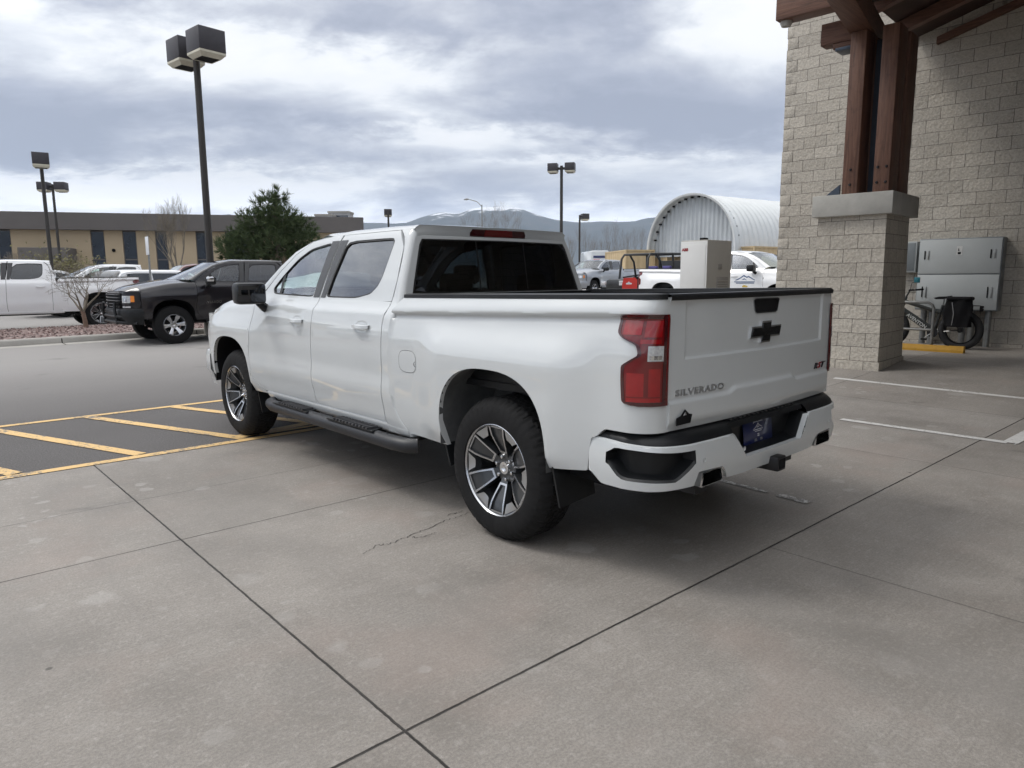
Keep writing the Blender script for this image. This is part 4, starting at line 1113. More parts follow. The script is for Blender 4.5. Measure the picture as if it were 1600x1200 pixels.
# ------------------------------------------------------------------ stone faced building, pillar, canopy
BW = Vector((-.0626, .998, 0)); BN = Vector((.998, .0626, 0)); BROT = atan2(.0626, .998)
K0 = Vector((7.58, 1.08, 0))
def bl(w, n, z=0):
    """building axes: w along the wall (away from us), n towards the wall"""
    p = K0+BW*w+BN*n; return Vector((p.x, p.y, z))
class BF:  # local frame of the building: x = n, y = w
    M = Matrix(((BN.x, BW.x, 0, K0.x), (BN.y, BW.y, 0, K0.y), (0, 0, 1, 0), (0, 0, 0, 1)))
def stone_mat(name, bw, bh, tone=1.0):
    t = NT(name); sp = t.n('SeparateXYZ'); t.link(t.tc(), sp.inputs[0]); nn = t.n('SeparateXYZ'); t.link(t.tc('Normal'), nn.inputs[0])
    isx = t.math('GREATER_THAN', t.math('ABSOLUTE', nn.outputs[0]), .5)
    u = t.math('ADD', t.math('MULTIPLY', isx, sp.outputs[1]), t.math('MULTIPLY', t.math('SUBTRACT', 1, isx), sp.outputs[0]))
    wob = t.math('MULTIPLY', t.math('SUBTRACT', t.noise(5, 3, .6), .5), .012)
    cb = t.n('CombineXYZ'); t.link(t.math('ADD', u, wob), cb.inputs[0]); t.link(t.math('ADD', sp.outputs[2], wob), cb.inputs[1])
    b = t.n('TexBrick'); t.link(cb.outputs[0], b.inputs[0]); b.offset = .5; b.inputs['Scale'].default_value = 1
    b.inputs['Brick Width'].default_value = bw; b.inputs['Row Height'].default_value = bh; b.inputs['Mortar Size'].default_value = .0045; b.inputs['Mortar Smooth'].default_value = .25; b.inputs['Bias'].default_value = 0
    b.inputs['Color1'].default_value = (.52*tone, .485*tone, .425*tone, 1); b.inputs['Color2'].default_value = (.435*tone, .405*tone, .355*tone, 1); b.inputs['Mortar'].default_value = (.17, .16, .145, 1)
    n1 = t.noise(6.5, 6, .68, dist=.8); n2 = t.noise(28, 5, .7); n3 = t.noise(1.1, 3, .5)
    c = t.mix(1, b.outputs[0], t.ramp(n2, [(.3, (.78, .77, .76)), (.7, (1.16, 1.16, 1.16))]), 'MULTIPLY')
    c = t.mix(1, c, t.ramp(n3, [(.3, (.94, .93, .92)), (.7, (1.05, 1.05, 1.05))]), 'MULTIPLY')
    t.base(c); t.set(rough=.92, spec=.2)
    # facets of the split face
    v = t.n('TexVoronoi'); v.feature = 'F1'; v.distance = 'MANHATTAN'; v.inputs['Scale'].default_value = 15; t.link(t.tc(), v.inputs[0])
    h = t.math('ADD', t.math('ADD', t.math('MULTIPLY', n1, 1.1), t.math('MULTIPLY', n2, .5)), t.math('MULTIPLY', v.outputs['Distance'], .35))
    h = t.math('ADD', h, t.math('MULTIPLY', b.outputs['Fac'], -1.1)); t.bump(h, .019, .8); return t.m
STONE_W = stone_mat('split_face_block', .464, .232); STONE_P = stone_mat('pillar_block', .406, .211, 1.02)
def wood_mat():
    t = NT('red_brown_stained_timber'); n = t.noise(3.2, 6, .65, stretch=(9, 9, .55), dist=.8); n2 = t.noise(9, 4, .6, off=(1, 2, 3))
    c = t.ramp(n, [(.3, (.070, .031, .019)), (.52, (.132, .062, .039)), (.75, (.185, .094, .060))])
    c = t.mix(t.math('MULTIPLY', t.ramp(n2, [(.55, 0), (.75, 1)]), .5), c, (.05, .022, .015)); t.base(c); t.set(rough=.62); t.bump(n, .006); return t.m
def wood_h(name, st):
    t = NT(name); n = t.noise(3.2, 6, .65, stretch=st, dist=.8); c = t.ramp(n, [(.3, (.070, .031, .019)), (.52, (.132, .062, .039)), (.75, (.185, .094, .060))])
    t.base(c); t.set(rough=.62); t.bump(n, .006); return t.m
WOOD = wood_mat(); WOODN = wood_h('timber_across', (.5, 9, 9)); WOODW = wood_h('timber_along', (9, .5, 9))
CAPM = mat('cast_concrete', (.40, .39, .36), .85, var=.1, vscale=5, bump=.003, bscale=30)
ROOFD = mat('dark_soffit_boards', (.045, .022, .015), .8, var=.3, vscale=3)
BSTEEL = mat('blue_grey_steel', (.06, .075, .10), .4, .5, var=.1)
def frame_thing(name, label, cat):
    o = thing(name, label, cat); o.matrix_world = BF.M; return o
bd = frame_thing('building', 'tall building faced in beige split-face block at the right edge', 'building')
m = MB(); m.box(4.25, 16, -14, 3.47, -.3, 8.6)
# low-relief corner so that the outline is not a ruled line
wall = m.build('wall', STONE_W, bd, smooth=False)
m = MB()
random.seed(3)
for r in range(36):
    z = r*.232; L = .464 if r % 2 else .232
    m.box(4.25-random.uniform(.002, .006), 4.5, 3.47-L*.5, 3.47+random.uniform(.004, .018), z+.002, z+.230, None, .008)
m.build('corner_block', STONE_W, bd)
m = MB(); m.box(4.2, 16.1, -14, 3.55, 8.6, 8.9); m.build('roof', CAPM, bd, smooth=False)
m = MB(); m.box(-14, 4.24, -20, -10.4, -.3, 7.4); m.build('added_wing', STONE_W, bd, smooth=False)  # wing added out of view to keep light off the tailgate
for n0 in (-12.5, -9.3, -6.1, -2.9, .3):
    m = MB(); m.box(n0, n0+2.6, -10.399, -10.34, .4, 3.4, mat('added_wing_glass', (.02, .025, .03), .05, coat=1, var=.1)); m.build('window', None, bd, smooth=False)  # dark panes on the added wing
# pillar
pz = terrain(K0.x, K0.y)
pl = frame_thing('pillar', 'square block pillar with a concrete cap under the timber posts', 'pillar')
m = MB(); rows = []
def pquad(t): return [(t, t), (1.2-t, t), (1.2-t, 1.05-t), (t, 1.05-t)]
zs = [-.25, pz+.13, pz+.131, 2.39]; ts = [-.02, -.02, 0, .035]
for k in range(3):
    a, b = pquad(ts[k]), pquad(ts[k+1])
    for j in range(4):
        q = (j+1) % 4; m.add([(*a[j], zs[k]), (*a[q], zs[k]), (*b[q], zs[k+1]), (*b[j], zs[k+1])], [(0, 1, 2, 3)])
m.build('shaft', STONE_P, pl, smooth=False)
m = MB(); m.box(-.065, 1.265, -.065, 1.085, 2.39, 2.71, CAPM, .012); m.build('cap', None, pl)
# canopy
NE = -7.2
cn = frame_thing('canopy', 'red-brown timber canopy with heavy beams joining the block building', 'canopy')
for (w0, n0) in ((.06, .12), (.50, .12), (.06, .66), (.50, .66)):
    m = MB(); m.box(n0, n0+.40, w0, w0+.225, 2.712, 5.06, WOOD, .012)
    po = m.build('post', None, cn)
    if n0 < .5:
        for z in (2.86, 3.08):
            for dw in (.05, .17) if w0 < .3 else (.11,):
                b = MB(); b.lathe([(-.018, 0), (-.018, .014), (.0, .022), (.004, .022)], 8, STEELD, c=(n0, w0+dw, z)); b.build('bolt', None, po)
m = MB(); m.box(.56, .62, .29, .495, 2.712, 5.0, BSTEEL); m.build('steel_core', None, cn, smooth=False)
m = MB(); m.prism([(.76, 2.713), (.98, 2.713), (.76, 2.88)], .14, .18, lambda a, b, d: (d, a, b), BSTEEL); m.build('gusset_plate', None, cn, smooth=False)
Mr = Matrix.Translation((0, .44, 0)) @ Matrix.Rotation(.15, 4, 'Z')
def beam(n0, n1, w0, w1, z0, z1, mt, M=None, nm='beam', b=.015):
    m = MB(); m.box(n0, n1, w0, w1, z0, z1, mt, b, M); return m.build(nm, None, cn)
beam(NE+.3, 2.75, -.02, .30, 5.062, 5.40, WOODN, Mr)                 # eave beam over the pillar
beam(NE+.3, 4.24, -6.15, -5.85, 7.45, 7.80, WOODN)                   # ridge
beam(-.16, .14, -10.38, 1.77, 5.402, 5.90, WOODW)                    # cross beam, its end past the eave
beam(.20, .44, .726, 1.20, 4.98, 5.30, WOODW); beam(.20, .44, .726, 1.02, 4.90, 4.978, WOODW)
m = MB(); m.box(.16, .46, .726, .96, 4.85, 4.898, BSTEEL, .01); m.build('bracket_plate', None, cn)
m = MB(); m.lathe([(5.33, 0), (5.33, .07), (5.37, .09), (5.40, .09)], 16, CAPM, 'Z', c=(-.01, 1.66, 0)); m.build('downlight', None, cn)
for n0 in (.12,):
    m = MB(); m.box(n0, n0+.9, -10.3, -9.6, -.2, 4.9, STONE_P); m.build('rear_pier', None, cn, smooth=False)
# rafters and soffit on both slopes
def rz(w): return 6.24-.29*w if w > -6 else 6.24+.29*6-.29*(-6-w)
for n0 in (NE+.3, -6.6, -4.2, -2.0, 1.6, 3.0):
    for (wa, wb) in ((.95, -6), (-10.3, -6)):
        m = MB(); m.add([(n, w, rz(w)+dz) for n in (n0, n0+.16) for w, dz in ((wa, -.22), (wb, -.22), (wb, -.02), (wa, -.02))], [(0, 1, 2, 3), (7, 6, 5, 4), (0, 4, 5, 1), (1, 5, 6, 2), (2, 6, 7, 3), (3, 7, 4, 0)], WOODW); m.build('rafter', None, cn, smooth=False)
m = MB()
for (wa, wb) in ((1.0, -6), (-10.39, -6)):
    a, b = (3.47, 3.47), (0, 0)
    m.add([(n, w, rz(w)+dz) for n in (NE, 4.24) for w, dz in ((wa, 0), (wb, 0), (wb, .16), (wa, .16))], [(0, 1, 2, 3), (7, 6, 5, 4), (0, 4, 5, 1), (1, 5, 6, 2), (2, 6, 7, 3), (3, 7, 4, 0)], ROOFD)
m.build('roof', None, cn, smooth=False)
m = MB()
for (wa, wb) in ((.6, -6), (-10.38, -6)):
    m.add([(n, w, rz(w)+dz) for n in (4.12, 4.245) for w, dz in ((wa, -.32), (wb, -.32), (wb, -.20), (wa, -.20))], [(0, 1, 2, 3), (7, 6, 5, 4), (0, 4, 5, 1), (1, 5, 6, 2), (2, 6, 7, 3), (3, 7, 4, 0)], WOODW)
m.build('ledger', None, cn, smooth=False)
# electrical cabinet on the wall
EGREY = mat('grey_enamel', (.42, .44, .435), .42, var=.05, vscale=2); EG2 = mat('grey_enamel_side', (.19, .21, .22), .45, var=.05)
GALV = mat('galvanised_steel', (.28, .285, .28), .42, .7, var=.2, vscale=12)
ec = frame_thing('electrical_cabinet', 'wide grey metal electrical cabinet on the block wall above the bike', 'cabinet')
wz0, wz1 = .84, 2.17; nf = 4.25-.34
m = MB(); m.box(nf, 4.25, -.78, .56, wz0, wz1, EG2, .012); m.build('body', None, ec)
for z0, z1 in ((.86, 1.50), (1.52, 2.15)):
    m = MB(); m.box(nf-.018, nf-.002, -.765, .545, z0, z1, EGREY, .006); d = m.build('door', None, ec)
    for w in (-.64, .42):
        h = MB(); h.box(nf-.03, nf-.018, w-.045, w-.02, z0+.22 if z0 < 1 else z1-.36, z0+.42 if z0 < 1 else z1-.2, GALV, .004); h.box(nf-.03, nf-.018, w+.02, w+.04, z0+.22 if z0 < 1 else z1-.36, z0+.42 if z0 < 1 else z1-.2, MATTE, .004)
        h.build('latch', None, d)
m = MB(); m.box(nf-.022, nf-.019, -.16, -.07, 1.86, 2.02, mat('label_white', (.6, .6, .58), .5)); m.box(nf-.024, nf-.022, -.14, -.09, 1.875, 1.915, MATTE); m.prism([(-.115, 1.935), (-.09, 1.935), (-.10, 1.995)], 0, .002, lambda a, b, d: (nf-.022-d, a, b), MATTE)
m.build('warning_label', None, ec, smooth=False)
for w in (.44, .30, -.22, -.36, -.62):
    m = MB(); m.lathe([(.1, .055), (wz0, .055)], 16, GALV, 'Z', c=(4.10, w, 0)); m.build('conduit', None, ec)
jb = frame_thing('meter_box', 'small pale grey box on the block wall just left of the wide cabinet', 'cabinet')
m = MB(); m.box(4.0, 4.25, .62, 1.0, 1.55, 2.14, EGREY, .01); m.build('body', None, jb)
m = MB(); m.box(3.99, 3.999, .65, .97, 1.58, 2.11, EG2, .003); m.build('door', None, jb)
# wheel stop
ws = frame_thing('wheel_stop', 'bright yellow concrete wheel stop on the floor below the bike', 'wheel stop')
YS = mat('yellow_kerb_paint', (.44, .235, .015), .6, var=.12, vscale=9, bump=.002)
zb = .13
m = MB(); m.prism([(-.09, 0), (.09, 0), (.08, .07), (.05, .14), (-.05, .14), (-.08, .07)], -.55, 1.35, lambda a, b, d: (2.78+a, d, zb+b), YS); st = m.build('block', None, ws, smooth=False)
for w in (-.3, 1.1):
    m = MB(); m.lathe([(zb+.141, .02), (zb+.147, .012), (zb+.147, 0)], 10, STEELD, 'Z', c=(2.78, w, 0)); m.build('anchor_pin', None, ws)
# bike rack
rk = frame_thing('bike_rack', 'bent grey steel tube bike rack in front of the bicycle', 'bike rack')
m = MB()
def arc(p, q, r, n=6): return []
m.tube([(3.02, .02, .1), (3.02, .02, .88), (3.02, .05, .97), (3.02, .12, 1.01), (3.02, .95, 1.01), (3.02, 1.02, .97), (3.02, 1.05, .88), (3.02, 1.05, .1)], .026, 10, GALV); m.tube([(3.02, .02, .52), (3.02, 1.05, .52)], .022, 10, GALV)
m.build('loop', None, rk)
# bicycle: fat tyred, seen from its side, front wheel to the left (+w)
bk = frame_thing('bicycle', 'dark fat-tyre electric bicycle parked beside the block wall behind the rack', 'bicycle')
DK = mat('dark_bike_frame', (.022, .025, .024), .35, coat=.5, var=.1); BT = mat('bike_tyre', (.018, .018, .019), .8, var=.2, bump=.002, bscale=90)
bn, g, wr, wf, r = 3.46, .15, -.33, .86, .355
for w in (wr, wf):
    m = MB(); prof = [(bn+.06*sin(a), r-.055+.06*cos(a)) for a in lin(-2.6, 2.6, 12)]
    m.lathe([(h, q) for h, q in prof], 48, BT, c=(0, w, g+r)); wheel = m.build('wheel', None, bk)
    m = MB(); m.lathe([(bn-.035, r-.10), (bn-.035, r-.125), (bn+.035, r-.125), (bn+.035, r-.10)], 40, MATTE, c=(0, w, g+r)); m.build('rim', None, wheel)
    m = MB()
    for k in range(18):
        a = 2*pi*k/18; m.tube([(bn+.02*(-1)**k, w+.03*cos(a), g+r+.03*sin(a)), (bn, w+(r-.1)*cos(a+.25), g+r+(r-.1)*sin(a+.25))], .0022, 3, GALV)
    m.build('spokes', None, wheel)
    m = MB(); m.lathe([(bn-.06, 0), (bn-.06, .045), (bn+.06, .045), (bn+.06, 0)], 14, STEELD, c=(0, w, g+r)); m.build('hub', None, wheel)
bb = (bn, .10, g+.30); stm = (bn, -.02, g+.80); head = (bn, .62, g+.86); head2 = (bn, .66, g+.70); hub = (bn, wr, g+r)
m = MB(); m.tube([bb, stm], .026, 8, DK); m.tube([stm[:1]+(.02, g+.66), head], .036, 8, DK)
m.tube([(bn, .13, g+.33), head2], [.068, .058], 8, DK)
for s in (-.06, .06):
    m.tube([(bn+s*.3, .10, g+.30), (bn+s, wr, g+r)], .011, 6, DK); m.tube([(bn+s*.3, .0, g+.72), (bn+s, wr, g+r)], .010, 6, DK)
    m.tube([(bn+s, .66, g+.66), (bn+s, wf, g+r)], .018, 6, DK)
m.tube([head2, (bn, .60, g+.95)], .026, 8, DK)
m.build('frame', None, bk)
m = MB().m(mat('pale_print', (.5, .52, .5), .5)); dirv = (Vector(head2)-Vector(bb)).normalized(); mid = (Vector(head2)+Vector(bb))/2
text_mb('AVENTON', .085, .002, lambda u, v, d: Vector((bn-.070-d, mid.y-dirv.y*u-dirv.z*v*-1*-1, mid.z-dirv.z*u+dirv.y*v)), m, bold=.002)
m.build('lettering', None, bk, smooth=False)
m = MB(); m.tube([(bn, .60, g+.95), (bn, .56, g+1.04), (bn, .55, g+1.06)], .016, 8, DK); m.tube([(bn-.33, .42, g+1.08), (bn-.22, .50, g+1.07), (bn, .55, g+1.06), (bn+.22, .50, g+1.07), (bn+.33, .42, g+1.08)], .012, 8, MATTE)
hb = m.build('handlebar', None, bk)
for s in (-1, 1):
    m = MB(); m.tube([(bn+s*.22, .50, g+1.07), (bn+s*.34, .41, g+1.08)], .018, 8, RUBBER); m.build('grip', None, hb)
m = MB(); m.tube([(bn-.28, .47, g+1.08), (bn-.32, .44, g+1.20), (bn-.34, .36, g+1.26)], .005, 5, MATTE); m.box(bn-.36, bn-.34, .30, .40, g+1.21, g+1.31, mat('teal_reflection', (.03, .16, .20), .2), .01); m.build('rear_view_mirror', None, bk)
m = MB(); m.prism([(.14, .99), (.06, 1.015), (-.06, 1.02), (-.14, 1.035), (-.15, 1.0), (-.02, .97), (.10, .965)], -.06, .06, lambda a, b, d: (bn+d*(1 if a < 0 else .5), a, g+b-.06), MATTE); m.tube([stm, (bn, -.03, g+.93)], .013, 8, GALV); m.build('saddle', None, bk, ang=60)
m = MB(); m.tube([(bn, -.02, g+.74), (bn, -.52, g+.80), (bn, -.60, g+.80)], .008, 6, DK)
for s in (-.07, .07): m.tube([(bn+s, -.1, g+.80), (bn+s, -.60, g+.80)], .007, 6, DK); m.tube([(bn+s, wr, g+r), (bn+s, -.38, g+.80)], .007, 6, DK)
m.build('luggage_rack', None, bk)
m = MB(); m.box(bn-.05, bn+.05, -.65, -.60, g+.70, g+.80, MATTE, .01); m.box(bn-.04, bn+.04, -.655, -.64, g+.755, g+.765, mat('pale_reflector', (.6, .6, .62), .2)); m.build('tail_lamp', None, bk)
m = MB(); m.lathe([(bn-.085, .0), (bn-.085, .09), (bn-.075, .09), (bn-.075, .0)], 24, STEELD, c=(0, .10, g+.30)); m.tube([(bn-.09, .10, g+.30), (bn-.1, .22, g+.19)], .01, 6, GALV); m.box(bn-.15, bn-.09, .18, .27, g+.16, g+.185, MATTE); m.tube([(bn+.09, .10, g+.30), (bn+.1, -.02, g+.41)], .01, 6, GALV); m.build('crankset', None, bk)
m = MB(); 
for w in (wr, wf): m.lathe([(bn-.07, r+.02), (bn-.05, r+.045), (bn+.05, r+.045), (bn+.07, r+.02)], 20, MATTE, c=(0, w, g+r), a0=.4 if w == wr else .3, a1=2.3 if w == wf else 2.2) if False else None
bg = frame_thing('bag', 'black pannier bag hanging over the rear wheel of the bicycle', 'bag')
m = MB(); rows = []
for k, z in enumerate(lin(g+.42, g+.93, 7)):
    t = k/7; hw = .20+.03*sin(pi*t); cy = -.30+.02*sin(3*t); dn = .085-.02*t
    rows.append([(bn-.10-dn*cos(a)*1.0-.02*sin(5*a+t*4), cy+hw*sin(a)*(1+.06*sin(7*a+t*9)), z) for a in lin(-pi, pi, 20)])
m.grid(rows, MATTE); m.box(bn-.18, bn+.07, -.50, -.10, g+.89, g+.96, MATTE, .03); m.build('body', None, bg, ang=60)
m = MB(); m.tube([(bn-.19, -.20, g+.86), (bn-.205, -.24, g+.66), (bn-.19, -.22, g+.45)], .006, 5, mat('pale_strap', (.3, .3, .3), .6)); m.build('strap', None, bg)
# ------------------------------------------------------------------ kerbed island with gravel
CONC = mat('kerb_concrete', (.34, .325, .30), .85, var=.12, vscale=3, bump=.003, bscale=25)
def gz(x, y): return terrain(x, y)
def px2(px, D, dz=0):
    x, y = at(px, D); return Vector((x, y, gz(x, y)+dz))
HX = -pi/2+0          # heading towards -X: rotz so that local +Y points to -X
def gravel_mat():
    t = NT('pink_gravel'); v = t.n('TexVoronoi'); v.inputs['Scale'].default_value = 14; t.link(t.tc(), v.inputs[0])
    c = t.ramp(v.outputs['Color'], [(.2, (.20, .115, .10)), (.5, (.36, .25, .225)), (.8, (.52, .43, .40))])
    c = t.mix(t.ramp(v.outputs['Distance'], [(.0, 0), (.75, 1)]), c, (.09, .06, .055)); t.base(c); t.set(rough=.9); t.bump(v.outputs['Distance'], -.02); return t.m
# island outline in paving grid coordinates (near kerb line, far kerb line)
a0 = w2g(*at(0, 15.3)); a1 = w2g(*at(335, 17.6)); f0 = w2g(*at(0, 20.4))
IY0 = 16.1; IY1 = 19.95; IX0, IX1 = -24, 14.0
def isl(rows_fn, nm, mt): pass
m = MB()
def drape(gx, gy, dz): x, y = g2w(gx, gy); return (x, y, terrain(x, y)+dz)
def kerb_loop():
    pts = []; r = 1.0
    for cx, cy, a in ((IX1-r, IY0+r, -pi/2), (IX1-r, IY1-r, 0)):
        for k in range(7): b = a+k/6*pi/2; pts.append((cx+r*cos(b), cy+r*sin(b), cos(b), sin(b)))
    L = [(x, IY0, 0, -1) for x in lin(IX0, IX1-r-.5, 40)]+pts+[(x, IY1, 0, 1) for x in lin(IX1-r-.5, IX0, 40)]
    return L
loop = kerb_loop()
m.grid([[drape(x+nx*.42, y+ny*.42, .004), drape(x+nx*.02, y+ny*.02, .012), drape(x, y, .11), drape(x-nx*.03, y-ny*.03, .145), drape(x-nx*.17, y-ny*.17, .15), drape(x-nx*.17, y-ny*.17, -.02)] for x, y, nx, ny in loop])
struct(m.build('kerb', CONC, ang=50))
m = MB()
for x in (-12.5, -9.5, -6.5, -3.5, -.5, 2.5, 5.5, 8.5):
    m.add([drape(x, IY0-.43, .009), drape(x+.02, IY0-.43, .009), drape(x+.02, IY0-.02, .016), drape(x, IY0-.02, .016)], [(0, 1, 2, 3)]); m.add([drape(x, IY0-.025, .016), drape(x+.02, IY0-.025, .016), drape(x+.02, IY0-.004, .115), drape(x, IY0-.004, .115)], [(0, 1, 2, 3)])
    m.add([drape(x, IY0-.004, .113), drape(x+.02, IY0-.004, .113), drape(x+.02, IY0+.17, .155), drape(x, IY0+.17, .155)], [(0, 1, 2, 3)])
struct(m.build('kerb_joint', MATTE, smooth=False))
m = MB(); m.grid([[drape(x, y, .135+.05*sin(pi*(y-IY0)/(IY1-IY0))+.012*mn.noise((x*2, y*2, 0))) for y in lin(IY0+.17, IY1-.17, 14)] for x in lin(IX0, IX1-.2, 120)])
g = m.build('gravel', gravel_mat()); g['kind'] = 'stuff'
random.seed(11); m = MB()
for k in range(2600):
    x = random.uniform(-7, 6); y = random.uniform(IY0+.2, IY1-.2); s = random.uniform(.018, .045); p = Vector(drape(x, y, .14+.05*sin(pi*(y-IY0)/(IY1-IY0))))
    a = random.uniform(0, 6.28)
    vs = [p+Vector((s*cos(a+b)*random.uniform(.7, 1.2), s*sin(a+b)*random.uniform(.7, 1.2), 0)) for b in (0, 2.1, 4.2)]+[p+Vector((0, 0, s*.8))]
    m.add(vs, [(0, 1, 3), (1, 2, 3), (2, 0, 3)])
ro = m.build('loose_stones', gravel_mat(), smooth=False); ro['kind'] = 'stuff'

# ------------------------------------------------------------------ lamp posts
POLE = mat('dark_bronze_pole', (.045, .041, .038), .5, .3, var=.1); HEADM = mat('bronze_lamp_housing', (.055, .052, .058), .5, .3, var=.1); LENS = mat('frosted_lamp_lens', (.55, .52, .42), .4, var=.1)
def lamp(px, D, ztop, heads, label, hs=.62, rotz=0, rp=.09, lens=True, z=None):
    base = px2(px, D); o = thing('street_lamp', label, 'street lamp', base, rotz, 'box-headed lamp posts around the car park')
    H = ztop-base.z
    m = MB(); m.tube([(0, 0, 0), (0, 0, H-.12)], [rp*1.1, rp*.92], 12, POLE); m.lathe([(0, .26), (.5, .26), (.52, .22), (.52, rp)], 20, CONC, 'Z'); m.build('pole', None, o)
    for a in heads:
        M = Matrix.Rotation(a, 4, 'Z'); d = hs*.5+rp+.12
        m = MB(); m.box(rp*.8, rp+.16, -.05, .05, H-.32, H-.2, POLE, 0, M)
        s = hs/2
        m.box(d-s, d+s, -s, s, H-hs*.78, H, HEADM, .01, M)
        h = m.build('lamp_head', None, o, ang=40)
        m = MB(); m.grid([[M @ Vector((d+a*q, b*q, zz)) for a, b in ((-s, -s), (s, -s), (s, s), (-s, s))] for q, zz in ((.985, H-hs*.78-.002), (.985, H-hs*.86), (.72, H-hs*1.0), (.70, H-hs*.98))], LENS, True)
        m.add([M @ Vector((d+a*.70, b*.70, H-hs*.98)) for a, b in ((-s, -s), (s, -s), (s, s), (-s, s))], [(0, 1, 2, 3)], MATTE); m.build('lamp_lens', None, h, smooth=False)
    return o
lamp(337, 18.4, 7.42, (-pi/2+.12, pi/2+.12), 'tall dark lamp post with two box heads rising behind the black pickup', .66, 0, .085)
lamp(92, 30.5, 6.68, (-pi/2-.17,), 'dark lamp post with a single box head at the far left above the white pickup', .60, 0, .075)
lamp(106, 45, 7.5, (-YAW+.1, pi-YAW+.1), 'thin lamp post with two low heads beside the single box lamp at far left', .60, 0, .08)
lamp(613, 58, 7.0, (-YAW+pi/2+.2,), 'small single lamp head just above the white truck cab roof', .60, 0, .08)
lamp(877, 38, 7.35, (-YAW-.25, pi-YAW-.25), 'slim lamp post with twin box heads beyond the white truck bed', .50, 0, .085)
lamp(905, 66, 7.2, (-YAW+.3,), 'small single-headed lamp post in front of the blue hills', .62, 0, .09)
b = px2(756, 120); o = thing('street_lamp', 'distant curved-arm grey road lamp over the hills behind the truck cab', 'street lamp', b)
m = MB(); m.tube([(0, 0, 0), (0, 0, 12.6)], [.14, .09], 8, GALV); m.tube([(0, 0, 12.3), (RH.x*-.8, RH.y*-.8, 13.1), (RH.x*-2.2, RH.y*-2.2, 13.5)], .06, 6, GALV); m.build('pole', None, o)
m = MB(); m.tube([(RH.x*-2.1, RH.y*-2.1, 13.5), (RH.x*-2.5, RH.y*-2.5, 13.5), (RH.x*-3.0, RH.y*-3.0, 13.45)], [.08, .17, .06], 8, GALV); m.build('lamp_head', None, o)
# sign posts
b = px2(243, 23); o = thing('signpost', 'thin grey signpost with a small white sign behind the black pickup hood', 'sign', b)
m = MB(); m.tube([(0, 0, 0), (0, 0, 2.75)], .032, 6, GALV); m.build('post', None, o)
m = MB(); m.box(-.03, -.02, -.16, .16, 2.15, 2.72, mat('white_sign_face', (.68, .70, .73), .4), .01); q = m.build('sign_panel', None, o)

# ------------------------------------------------------------------ other pickups
def place(px, D, dz=0): v = px2(px, D); v.z += dz; return v
CHAR = mat('dark_brown_grey_paint', (.013, .0118, .0148), .3, coat=1, coatr=.03, var=.03, vscale=3, spec=.15)
SILV = mat('silver_paint', (.36, .38, .41), .35, .55, coat=1, var=.02)
def pickup_at(px, D, rotz, anchor_y, name, label, scale=1, side=-1, **k):
    """places a truck so that the wheel at local (side*1.0, anchor_y) stands on bearing px, distance D"""
    x, y = at(px, D); l = Vector((side*1.0*scale, anchor_y*scale, 0)); l.rotate(Matrix.Rotation(rotz, 3, 'Z'))
    p = Vector((x, y, 0))-l; z = k.pop('z', None)
    p.z = terrain(p.x, p.y) if z is None else z
    return pickup(name, label, p, rotz, scale=scale, **k)
ROTL = pi/2-GO
dark = pickup_at(275, 16.0, ROTL, WB, 'pickup_truck', 'dark charcoal crew cab pickup with chrome mirrors parked nose left by the gravel island', paint=CHAR, q=.5, rims='six', R=.435, rr=.235, tow=False, front='black', mirror=CHROME, group=None, z=.055, lift=.03)
wl = pickup_at(163, 20.6, ROTL, 0, 'pickup_truck', 'white crew cab pickup cut off by the left edge behind the little bare tree', paint=WHITE2, q=.4, R=.42, rr=.28, tow=False, boards=False, scale=1.03, z=.13)
wr_ = pickup_at(1036, 21.8, pi-.02, 0, 'pickup_truck', 'white work pickup with a mountain logo on its door behind the tall charger cabinet', paint=WHITE2, q=.45, side=1, tow=False, boards=False, z=.32, rims='six', rr=.24)
f1 = pickup_at(929, 36, ROTL+.12, WB, 'pickup_truck', 'silver pickup facing left, seen far off between the cab and the red utility vehicle', paint=SILV, q=.4, rims='six', tow=False, boards=False, front='silver', z=.50, rr=.23)
# extra marks on those trucks
m = MB().m(CHROME); text_mb('SILVERADO', .075, .004, lambda u, v, d: (-Wd(2.95, .93)-.001-d, 2.95-u*1.0, .93+v), m, bold=.001, space=1.2)
m.build('lettering', None, dark, smooth=False)
m = MB(); m.box(-.05, .05, 4.74, 4.80, .5, .6, STEELD)
for z, r_ in ((.62, .035), (.50, .03)): m.tube([(-.95, 4.55, z), (-.6, 4.86, z+.03), (.6, 4.86, z+.03), (.95, 4.55, z)], r_, 8, PLASTIC)
for x in (-.55, .55): m.tube([(x, 4.86, .48), (x, 4.90, .80), (x*.9, 4.88, .95)], .03, 8, PLASTIC)
m.build('push_bar', None, dark)
m = MB(); m.box(-.03, .03, 1.9, 2.02, 1.905, 1.95, MATTE, .01); m.build('roof_antenna', None, dark)
BLUEL = mat('dark_blue_print', (.05, .10, .22), .5); GOLD = mat('gold_print', (.6, .42, .08), .5)
m = MB(); X = lambda a, b, d: (Wd(2.7, b)+.003+d, 2.75+a, b)
m.prism([(-.32, 1.06), (-.17, 1.13), (-.05, 1.21), (.04, 1.16), (.10, 1.18), (.32, 1.06), (.28, 1.06), (.10, 1.145), (.04, 1.13), (-.05, 1.17), (-.17, 1.10), (-.26, 1.06)], 0, .002, X, BLUEL)
m.prism([(-.12, 1.06), (-.03, 1.12), (.06, 1.06), (-.02, 1.085)], 0, .002, X, BLUEL)
for z, w in ((1.02, .34), (.985, .28)): m.prism([(-w, z-.01), (w, z-.01), (w, z+.01), (-w, z+.01)], 0, .002, X, BLUEL)
